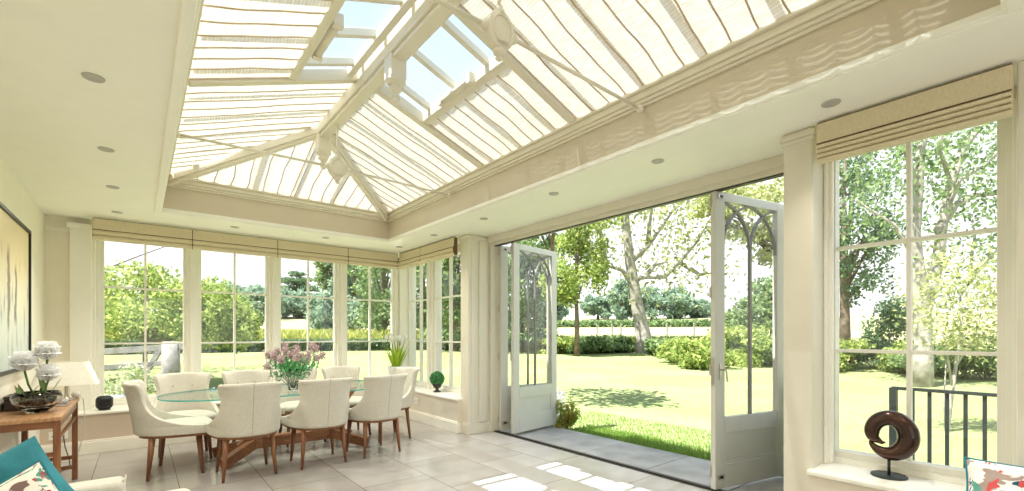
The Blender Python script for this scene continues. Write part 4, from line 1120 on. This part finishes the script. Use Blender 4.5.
# ------------------------------------------------------------------ outside: land
def polar(name, r0, r1, nr, material, label, cat, z_add=0, a0=-100, a1=60, na=80):
    m = MB()
    for j in range(nr + 1):
        r = r0 * (r1 / r0) ** (j / nr)
        for i in range(na + 1):
            a = math.radians(a0 + (a1 - a0) * i / na) + PI / 2
            x, y = r * math.cos(a), r * math.sin(a); m.v.append((x, y, land(x, y) + z_add))
    m.f = [(j * (na + 1) + i, j * (na + 1) + i + 1, (j + 1) * (na + 1) + i + 1, (j + 1) * (na + 1) + i)[::-1] for j in range(nr) for i in range(na)]
    o = link(name, m, material, None, smooth=True); return tag(o, label, cat, None, 'structure')
polar('lawn', 27.0 / 30, 27.6, 26, LAWN, 'wide sunlit mown lawn outside the doors and windows', 'lawn', -.03, -130, 130, 120)
polar('field', 27.4, 420, 24, MEADOW, 'pale rising meadow beyond the garden edge', 'field', 0, -110, 70, 90)
m = MB()
for k in range(7):
    ya = .2 + k * .82
    for j in range(1): m.box(XO, 4.66, ya + .004, ya + .816, -.14, -.022)
struct('terrace_path', m, STONE, 'grey stone paving strip just outside the folding doors', 'paving', bevel=.004)
rng = np.random.default_rng(11)
def blades(n, xa, xb, ya, yb, h):
    p = np.stack([rng.uniform(xa, xb, n), rng.uniform(ya, yb, n), np.full(n, -.10)], 1)
    d = rng.normal(size=(n, 3)) * .35; d[:, 2] = 1; d /= np.linalg.norm(d, axis=1)[:, None]; hh = (h * rng.uniform(.5, 1.2, n))[:, None]
    w = rng.normal(size=(n, 3)); w[:, 2] = 0; w /= np.linalg.norm(w, axis=1)[:, None]; w *= .004
    return np.stack([p - w, p + w, p + d * hh + w * .3, p + d * hh - w * .3], 1).reshape(-1, 4, 3).reshape(-1, 3)
v = np.concatenate([blades(7000, 4.66, 5.0, 1.2, 3.6, .13), blades(5000, 4.66, 5.3, 3.4, 4.6, .07), blades(6000, 4.9, 6.4, 1.5, 5.5, .05)])
o = quads_obj('grass', v, L_GRASS); tag(o, 'unmown grass tufts along the outer edge of the stone paving', 'grass', None, 'stuff')

# ------------------------------------------------------------------ trees and shrubs
# big leaning tree in the door view
D1 = 24
def at_px(u, v, d): r = ray(u, v); return Vector((r[0] * d, r[1] * d, EYE + r[2] * d))
x, y = ground_at(646, D1); z = land(x, y)
bt = root('tree', 'tall leaning tree with bare spreading limbs in the middle of the door view', 'tree', (x, y, z))
m = MB(); m.tube([(x, y, z - .3), at_px(644, 338, D1), at_px(637, 305, D1), at_px(633, 280, D1), at_px(630, 262, D1), at_px(626, 225, D1), at_px(624, 185, D1), at_px(628, 130, D1)], [.62, .40, .32, .29, .26, .20, .15, .05], 12)
link('trunk', m, BARKP, bt, smooth=True)
tips = []
for chain in ([(633, 279), (645, 277), (665, 277), (680, 262), (697, 242), (712, 215)], [(631, 262), (648, 246), (662, 226), (672, 212), (690, 195)], [(631, 282), (622, 270), (606, 265), (590, 250)],
              [(626, 225), (612, 200), (606, 170)], [(645, 277), (655, 265), (668, 262)], [(648, 246), (650, 220), (655, 190)], [(624, 190), (640, 165), (660, 140)], [(680, 262), (700, 275), (718, 272)], [(606, 265), (600, 230), (592, 200)]):
    k = random.uniform(-2.2, 2.2); pp = [at_px(u, v, D1 + k * i / len(chain)) for i, (u, v) in enumerate(chain)]
    m = MB(); m.tube(pp, [.15 * (1 - .8 * i / (len(pp) - 1)) for i in range(len(pp))], 7); link('branch', m, BARKP, bt, smooth=True); tips += pp[2:]
rg = np.random.default_rng(3)
ce = []
for i in range(2):
    for t in tips: ce.append(np.array(t) + rg.normal(size=(60, 3)) * np.array([1.1, 1.1, .9]))
for (u, v) in [(575, 190), (600, 170), (640, 160), (680, 180), (700, 205), (655, 200), (620, 205), (590, 225), (700, 170), (720, 150), (660, 140), (610, 140)]:
    ce.append(np.array(at_px(u, v, D1 + random.uniform(-2, 2))) + rg.normal(size=(230, 3)) * np.array([1.5, 1.5, 1.0]))
quads_obj('crown', leaf_quads(np.concatenate(ce), .15, .075, rg), L_OLIVE, bt, (x, y, z))

tree('small bushy olive tree left of the leaning tree, behind the folded door leaf', 577, 22, [(-.1, 4.3, 1.7, 2.2), (.5, 6.2, 1.5, 1.3), (-.9, 3.4, 1.0, 1.0)], 6000, .11, L_LIME, .13, seed=4)
tree('tall slender tree by the far corner outside, mostly above the window heads', 0, 0, [(-.3, 4.9, 1.5, .8)], 1300, .10, L_MID, .05, seed=9, base=(6.5, 6.65))
# left windows: lime shrub and companions
tree('big lime green shrub filling the first garden window', 145, 11.5, [(0, 1.9, 1.9, 1.25), (-1.7, 1.9, 1.5, 1.3), (1.4, 1.75, 1.1, 1.0), (2.2, 1.5, .7, .8)], 19000, .062, L_LIME, .06, seed=12, name='shrub', clumps=40, cr=.3, cat='shrub', limbs=12)
tree('loose light green tree overhanging the first garden window from above', 66, 14, [(1.6, 4.6, 2.4, .8), (4.1, 4.9, 1.2, .7), (-.4, 4.3, 1.4, .8)], 1500, .10, L_OLIVE, .08, seed=14, clumps=14, limbs=3)
tree('loose green tree behind the second garden window', 213, 30, [(0, 2.5, 2.2, 1.7), (1.8, 1.8, 1.6, 1.3)], 5000, .16, L_MID, .2, seed=15)
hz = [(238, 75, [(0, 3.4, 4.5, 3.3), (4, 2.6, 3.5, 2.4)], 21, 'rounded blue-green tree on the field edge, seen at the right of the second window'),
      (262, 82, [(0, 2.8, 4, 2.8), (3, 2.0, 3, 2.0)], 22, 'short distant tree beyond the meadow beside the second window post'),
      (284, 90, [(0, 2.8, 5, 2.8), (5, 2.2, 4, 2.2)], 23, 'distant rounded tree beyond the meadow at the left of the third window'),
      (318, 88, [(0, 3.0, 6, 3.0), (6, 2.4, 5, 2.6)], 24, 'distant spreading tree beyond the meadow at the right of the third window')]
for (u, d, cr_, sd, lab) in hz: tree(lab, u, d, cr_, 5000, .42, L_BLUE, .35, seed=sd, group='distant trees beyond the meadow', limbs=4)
tree('dark flat-topped cedar rising above the distant tree line in the third window', 297, 95, [(0, 7.6, 4.6, .9), (0, 5.8, 5.2, .9), (0, 4, 5, 1.2), (0, 8.9, 2.0, .6)], 3200, .40, L_DARK, .4, seed=31, limbs=4)
tree('tall narrow tree at the right side of the third window', 331, 45, [(0, 6.5, 1.8, 3.4), (.3, 9.4, 1.2, 1.6)], 4200, .24, L_MID, .2, seed=32, limbs=4)
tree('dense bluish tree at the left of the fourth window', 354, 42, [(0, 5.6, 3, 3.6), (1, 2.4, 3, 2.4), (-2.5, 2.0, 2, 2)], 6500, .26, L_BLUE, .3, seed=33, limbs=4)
tree('lighter branching tree at the right of the fourth window', 384, 30, [(0, 4.2, 2.4, 2.8), (.5, 6.4, 2.0, 1.4), (0, 1.6, 2.6, 1.4)], 3200, .17, L_MID, .22, seed=34, limbs=10)
tree('bushy tree showing through the narrow corner windows', 424, 34, [(0, 4.2, 2.4, 2.6), (2, 3, 2.0, 2.0), (0, 1.4, 3, 1.3)], 6500, .18, L_MID, .22, seed=35, limbs=6)
tree('leafy tree showing in the narrow window next to the door pier', 455, 26, [(0, 4.4, 1.7, 2.6), (.6, 6.6, 1.8, 1.4), (0, 1.4, 2.2, 1.2)], 6000, .15, L_MID, .2, seed=36, limbs=8)
tree('leafy tree seen through the folded far door leaves', 520, 25, [(0, 3.6, 2.0, 2.4), (1.0, 5.8, 1.8, 1.6), (0, 1.3, 2, 1.1)], 7000, .15, L_MID, .2, seed=37, limbs=8)
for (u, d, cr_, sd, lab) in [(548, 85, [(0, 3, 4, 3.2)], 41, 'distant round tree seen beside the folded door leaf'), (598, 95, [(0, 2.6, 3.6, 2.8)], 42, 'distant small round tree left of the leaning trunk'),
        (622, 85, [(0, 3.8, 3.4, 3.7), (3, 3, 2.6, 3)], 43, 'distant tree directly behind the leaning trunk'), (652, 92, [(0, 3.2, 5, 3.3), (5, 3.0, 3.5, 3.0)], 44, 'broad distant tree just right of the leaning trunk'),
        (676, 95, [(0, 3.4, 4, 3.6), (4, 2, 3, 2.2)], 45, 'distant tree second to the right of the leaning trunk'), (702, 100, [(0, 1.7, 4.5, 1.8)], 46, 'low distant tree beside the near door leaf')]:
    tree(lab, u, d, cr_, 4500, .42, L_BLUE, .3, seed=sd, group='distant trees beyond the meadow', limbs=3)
tree('tree with hanging foliage behind the near door leaf', 795, 20, [(-1.6, 6.4, 2.4, 1.5), (-.6, 5.0, 1.4, 1.2), (-3.2, 6.8, 1.5, 1.0)], 5000, .12, L_OLIVE, .16, seed=47, limbs=8)
tree('dense bush row tree at the right edge of the near door leaf', 772, 30, [(0, 2.6, 2.4, 1.8), (-1.5, 1.8, 1.8, 1.2)], 5000, .16, L_MID, .15, seed=48, limbs=4)
# big near window
tree('dark maple filling the left panes of the big window', 845, 15, [(0.1, 4.6, 1.35, 2.5), (.9, 6.6, 1.4, 1.5), (.3, 2.9, 1.0, .9), (1.2, 4.4, .6, .9)], 6500, .075, L_DARK, .17, seed=51, limbs=10)
DB = 11
x, y = ground_at(921, DB); z = land(x, y)
bt = root('tree', 'pale twin-stemmed tree with curving limbs in the right panes of the big window', 'tree', (x, y, z))
tips = []
for i, (chain, r0, r1) in enumerate((([(921, 392), (922, 360), (922, 325), (920, 290), (916, 262), (914, 235), (918, 190), (921, 150), (925, 90)], .24, .06), ([(922, 320), (930, 290), (938, 262), (942, 225), (951, 185), (962, 150), (985, 120), (1000, 95)], .15, .05),
        ([(938, 230), (955, 205), (975, 195), (998, 193), (1010, 205)], .10, .04), ([(945, 215), (960, 180), (985, 165), (1000, 150)], .05, .02), ([(1005, 240), (985, 262), (968, 285), (975, 235), (968, 195)], .05, .02), ([(918, 190), (905, 150), (895, 120)], .07, .02), ([(916, 262), (895, 225), (870, 210), (850, 195)], .05, .015), ([(951, 185), (940, 150), (945, 120)], .05, .02))):
    pp = [at_px(u, v, DB + (0 if i < 2 else .25 * j * (-1) ** i)) for j, (u, v) in enumerate(chain)]
    m = MB(); n = len(pp); m.tube(pp, [r0 + (r1 - r0) * j / (n - 1) for j in range(n)], 10); link('trunk' if i == 0 else 'branch', m, BARKP, bt, smooth=True); tips += pp[-3:]
ce = [np.array(t) + rg.normal(size=(110, 3)) * .55 for t in tips]
for (u, v) in [(985, 150), (960, 130), (940, 130), (990, 180), (900, 135), (880, 150), (1000, 215), (905, 165), (960, 170), (990, 240)]:
    ce.append(np.array(at_px(u, v, DB + random.uniform(-1, 1))) + rg.normal(size=(130, 3)) * np.array([.6, .6, .4]))
quads_obj('crown', leaf_quads(np.concatenate(ce), .07, .035, rg), L_MID, bt, (x, y, z))
# slim sapling with yellow-green crown
DS = 6.6
x, y = ground_at(944, DS); z = land(x, y)
bt = root('sapling', 'slim young tree with a loose yellow-green crown behind the railing', 'tree', (x, y, z))
for chain, r0, r1 in (([(943, 480), (946, 440), (951, 400), (956, 365), (962, 330), (960, 290)], .035, .012), ([(956, 365), (975, 335), (985, 300)], .018, .006), ([(952, 385), (945, 340), (932, 310)], .016, .006), ([(946, 440), (944, 400), (946, 360)], .014, .006)):
    pp = [at_px(u, v, DS) for u, v in chain]; n = len(pp)
    if r0 > .03: pp[0].z = min(pp[0].z, z)
    m = MB(); m.tube(pp, [r0 + (r1 - r0) * j / (n - 1) for j in range(n)], 8); link('trunk' if r0 > .03 else 'branch', m, BARKP, bt, smooth=True)
ce = []
for (u, v, s_, q) in [(965, 300, .34, 520), (940, 315, .26, 330), (985, 325, .26, 360), (975, 275, .28, 340), (952, 340, .2, 220), (930, 290, .2, 160), (990, 290, .22, 240), (950, 262, .2, 150), (985, 345, .2, 240)]:
    ce.append(np.array(at_px(u, v, DS)) + rg.normal(size=(q, 3)) * np.array([s_, s_, s_ * .8]))
quads_obj('crown', leaf_quads(np.concatenate(ce), .042, .016, rg), L_OLIVE, bt, (x, y, z))

# shrubs in a border at the far lawn edge (each its own bush)
def bush(label, u, d, rx, rz, material, n, lf, seed, name='shrub', base=None, group=None, cat='shrub'):
    x, y = base if base else ground_at(u, d); z = land(x, y); r_ = np.random.default_rng(seed)
    r = root(name, label, cat, (x, y, z), group)
    p, _ = blob_points(r_, (x, y, z + rz * .8), (rx, rx, rz), n, 18, .42)
    p[:, 2] = np.maximum(p[:, 2], z + .02)
    quads_obj('foliage', leaf_quads(p, lf, lf * .5, r_), material, r, (x, y, z))
    m = MB()
    for k in range(4): a = 1.6 * k; m.tube([(x + .04 * math.cos(a), y + .04 * math.sin(a), z - .05), (x + rx * .4 * math.cos(a), y + rx * .4 * math.sin(a), z + rz)], [.02, .008], 5)
    link('stems', m, BARK, r)
    return r
bl = [(556, 24, 1.2, .5, L_LIME, 'green shrub at the lawn edge beside the folded door leaf'), (590, 24, 1.2, .5, L_MID, 'green shrub at the lawn edge right of the small olive tree'), (613, 25, 1.1, .45, L_MID, 'green shrub at the lawn edge just left of the leaning trunk'),
      (664, 22, 1.0, .5, L_MID, 'rounded shrub at the foot of the leaning tree'), (684, 18, 1.0, .5, L_LIME, 'yellow-green shrub at the lawn edge right of the leaning tree'), (704, 16, .95, .6, L_LIME, 'yellow-green shrub at the lawn edge beside the door stile'),
      (735, 17, 1.3, .85, L_LIME, 'yellow-green shrub behind the left light of the near door leaf'), (765, 17, 1.2, .8, L_MID, 'green shrub behind the right light of the near door leaf'),
      (843, 14.5, 1.0, .55, L_LIME, 'bright green shrub at the foot of the maple in the big window'), (875, 15, 1.1, .5, L_DARK, 'low dark shrub right of the maple trunk'), (895, 17, 1.1, 1.3, L_DARK, 'upright dark shrub at the middle bar of the big window'),
      (948, 12.5, 1.1, .55, L_MID, 'green shrub behind the sapling stem'), (985, 12, 1.0, .65, L_MID, 'green shrub in the right corner of the big window'), (915, 13.5, .9, .5, L_LIME, 'light green shrub at the foot of the pale twin-stemmed tree')]
for i, (u, d, rx, rz, mt_, lab) in enumerate(bl): bush(lab, u, d, rx, rz, mt_, 2600, .0055 * d, 60 + i)
# clipped hedge at the far lawn edge and tall verge behind it
m = MB(); hp = []
for k in range(60):
    a = math.radians(90 - (-14 + 62 * k / 59 * .75)); hp.append((27.3 * math.cos(a), 27.3 * math.sin(a)))
rng = np.random.default_rng(21)
n = 26000; i = rng.integers(0, 59, n); f = rng.random(n)
P0 = np.array(hp)[i]; P1_ = np.array(hp)[i + 1]; c2 = P0 * (1 - f)[:, None] + P1_ * f[:, None]
c2 += rng.uniform(-.4, .4, (n, 2)); zz = .43 + rng.random(n) ** .6 * .62
o = quads_obj('hedge', leaf_quads(np.column_stack([c2, zz]), .10, .055, rng), L_DARK, None, (0, 0, 0)); tag(o, 'low clipped hedge along the far edge of the lawn', 'hedge')
n = 16000; i = rng.integers(0, 59, n); f = rng.random(n)
c2 = (np.array(hp)[i] * (1 - f)[:, None] + np.array(hp)[i + 1] * f[:, None]) * rng.uniform(1.05, 1.18, n)[:, None]
zz = .6 + rng.random(n) * .95
o = quads_obj('tall_grass', leaf_quads(np.column_stack([c2, zz]), .22, .045, rng, (0, 0, 1)), L_YELL); tag(o, 'band of tall yellow-green growth behind the clipped hedge', 'tall grass', None, 'stuff')
# verge under the door view
n = 15000; a = np.radians(90 - rng.uniform(34, 66, n)); rr = rng.uniform(25.5, 28.5, n); c2 = np.column_stack([rr * np.cos(a), rr * np.sin(a)])
zz = .42 + rng.random(n) ** 1.5 * .75
o = quads_obj('wild_grass', leaf_quads(np.column_stack([c2, zz]), .17, .04, rng, (0, 0, 1)), L_LIME); tag(o, 'rough grass verge along the lawn edge below the leaning tree', 'rough grass', None, 'stuff')
# hedge line across the meadow
n = 9000; a = np.radians(90 - rng.uniform(28, 75, n)); rr = rng.uniform(60, 63, n); c2 = np.column_stack([rr * np.cos(a), rr * np.sin(a)])
zz = 2.2 + rng.random(n) * 1.0
o = quads_obj('hedge', leaf_quads(np.column_stack([c2, zz]), .28, .15, rng), L_MID, None, (0, 0, 0)); tag(o, 'far field hedge crossing the pale meadow', 'hedge')
# post and wire fence
fp = None
FD = 33
fpts = [(597, 'wooden fence post left of the field gate'), (612, 'wooden gate post beyond the lawn, left of the leaning trunk'), (621, 'second wooden gate post nearest the leaning trunk'), (667, 'wooden fence post right of the leaning trunk'), (694, 'wooden fence post nearest the near door leaf')]
for u, lab in fpts:
    x, y = ground_at(u, FD); z = land(x, y)
    if fp is None:
        fp = o = root('fence_post', lab, 'fence post', (x, y, z), 'field fence posts')
        m = MB(); m.tube([(0, 0, -.2), (0, 0, 1.35)], .06, 8); m.tube([(0, 0, 1.35), (0, 0, 1.40)], [.06, .02], 8); link('post', m, OLDWOOD, o, loc=LOCAL)
    else: o = copy_tree(fp); o.location = (x, y, z); o['label'] = lab
# weathered garden gate seen low in the first window
gx, gy = 0, 0
ga = root('garden_gate', 'weathered grey field gate with a diagonal brace below the lime shrub', 'gate', (*ground_at(150, 9.2), land(*ground_at(150, 9.2))))
DG = 9.2
def gp(u, v, d=DG): return at_px(u, v, d)
for (a, b, w, nm) in (((98, 352), (190, 346), .12, 'rail'), ((98, 368), (176, 362), .10, 'rail'), ((98, 388), (176, 380), .10, 'rail'), ((137, 388), (160, 350), .10, 'brace')):
    m = MB(); m.bar(gp(*a), gp(*b), .05, w); link(nm, m, OLDWOOD, ga, bevel=.005)
for u, w in ((171, .17), (98, .10)):
    q = gp(u, 344); m = MB(); m.tube([(q.x, q.y, -.12), (q.x, q.y, q.z + .05)], [w, w * .9], 10); link('post', m, OLDWOOD, ga, smooth=True)
bush('pale flowering shrub low in the first garden window', 124, 8.3, .55, .45, L_WHITE, 2600, .035, 81, base=None)
bush('lavender clump under the first garden window', 122, 7.6, .4, .2, L_LAV, 1500, .03, 82, name='lavender', cat='lavender')
bush('lavender clump between the first and second garden windows', 211, 8.4, .33, .22, L_LAV, 1500, .03, 83, name='lavender', cat='lavender')
bush('green and rust leaved shrub at the corner of the stone paving', 566, 0, .20, .24, L_RUST, 1500, .028, 84, base=(4.78, 4.66))
bush('grey-blue lavender clump behind the rust leaved shrub', 562, 0, .24, .28, L_LAV, 1200, .026, 85, base=(5.15, 5.25), name='lavender', cat='lavender')

# metal railing outside the big window
ra = root('metal_railing', 'dark metal railing with upright bars outside the big window', 'railing', (5.0, .45, land(5, .45)))
m = MB(); m.box(4.975, 5.025, -.4, .98, .835, .86); link('top_rail', m, IRON, ra)
m = MB(); m.box(4.97, 5.03, .945, .995, -.09, .85); link('end_post', m, IRON, ra)
for k in range(11):
    yy = .845 - k * .105; m = MB(); m.box(4.99, 5.01, yy - .012, yy + .012, -.09, .84); link('upright_bar', m, IRON, ra)

# ------------------------------------------------------------------ light
w = bpy.data.worlds.new('World'); sc.world = w; w.use_nodes = True
nt = w.node_tree; nt.nodes.clear()
out = nt.nodes.new('ShaderNodeOutputWorld'); bg = nt.nodes.new('ShaderNodeBackground')
tc = nt.nodes.new('ShaderNodeTexCoord'); sep = nt.nodes.new('ShaderNodeSeparateXYZ'); cr_ = nt.nodes.new('ShaderNodeValToRGB')
els = cr_.color_ramp.elements; els[0].position = 0.0; els[0].color = (1.0, 1.0, 1.0, 1); els[1].position = .85; els[1].color = (.52, .68, .92, 1)
e_ = els.new(.30); e_.color = (.90, .95, 1.0, 1)
nt.links.new(tc.outputs['Generated'], sep.inputs[0]); nt.links.new(sep.outputs[2], cr_.inputs[0]); nt.links.new(cr_.outputs[0], bg.inputs[0]); nt.links.new(bg.outputs[0], out.inputs[0])
bg.inputs[1].default_value = 0.40
sun = bpy.data.lights.new('sun', 'SUN'); sun.energy = 4.4; sun.angle = math.radians(.53); sun.color = (1.0, .95, .87)
so_ = bpy.data.objects.new('sun', sun); COL.objects.link(so_); so_.location = (-4, 5, 12)
so_.rotation_euler = Vector((.41, -.11, -1)).to_track_quat('-Z', 'Y').to_euler()

# ------------------------------------------------------------------ camera
cam = bpy.data.cameras.new('camera'); co = bpy.data.objects.new('camera', cam); COL.objects.link(co)
co.location = (0, 0, EYE); co.rotation_euler = (PI / 2, 0, -YAW)
cam.sensor_fit = 'HORIZONTAL'; cam.sensor_width = 36; cam.lens = F / 1024 * 36
cam.shift_x = 0; cam.shift_y = (V0 - 245.5) / 1024
cam.clip_start = .05; cam.clip_end = 2000
sc.camera = co
sc.view_settings.view_transform = 'Standard'; sc.view_settings.look = 'None'; sc.view_settings.gamma = 1; sc.view_settings.use_curve_mapping = False
sc.view_settings.exposure = 1.9
sc.cycles.max_bounces = 14; sc.cycles.diffuse_bounces = 8; sc.cycles.transparent_max_bounces = 24; sc.cycles.glossy_bounces = 4; sc.cycles.transmission_bounces = 8
sc.cycles.use_denoising = True; sc.cycles.caustics_reflective = False; sc.cycles.caustics_refractive = False
sc.cycles.sample_clamp_indirect = 8
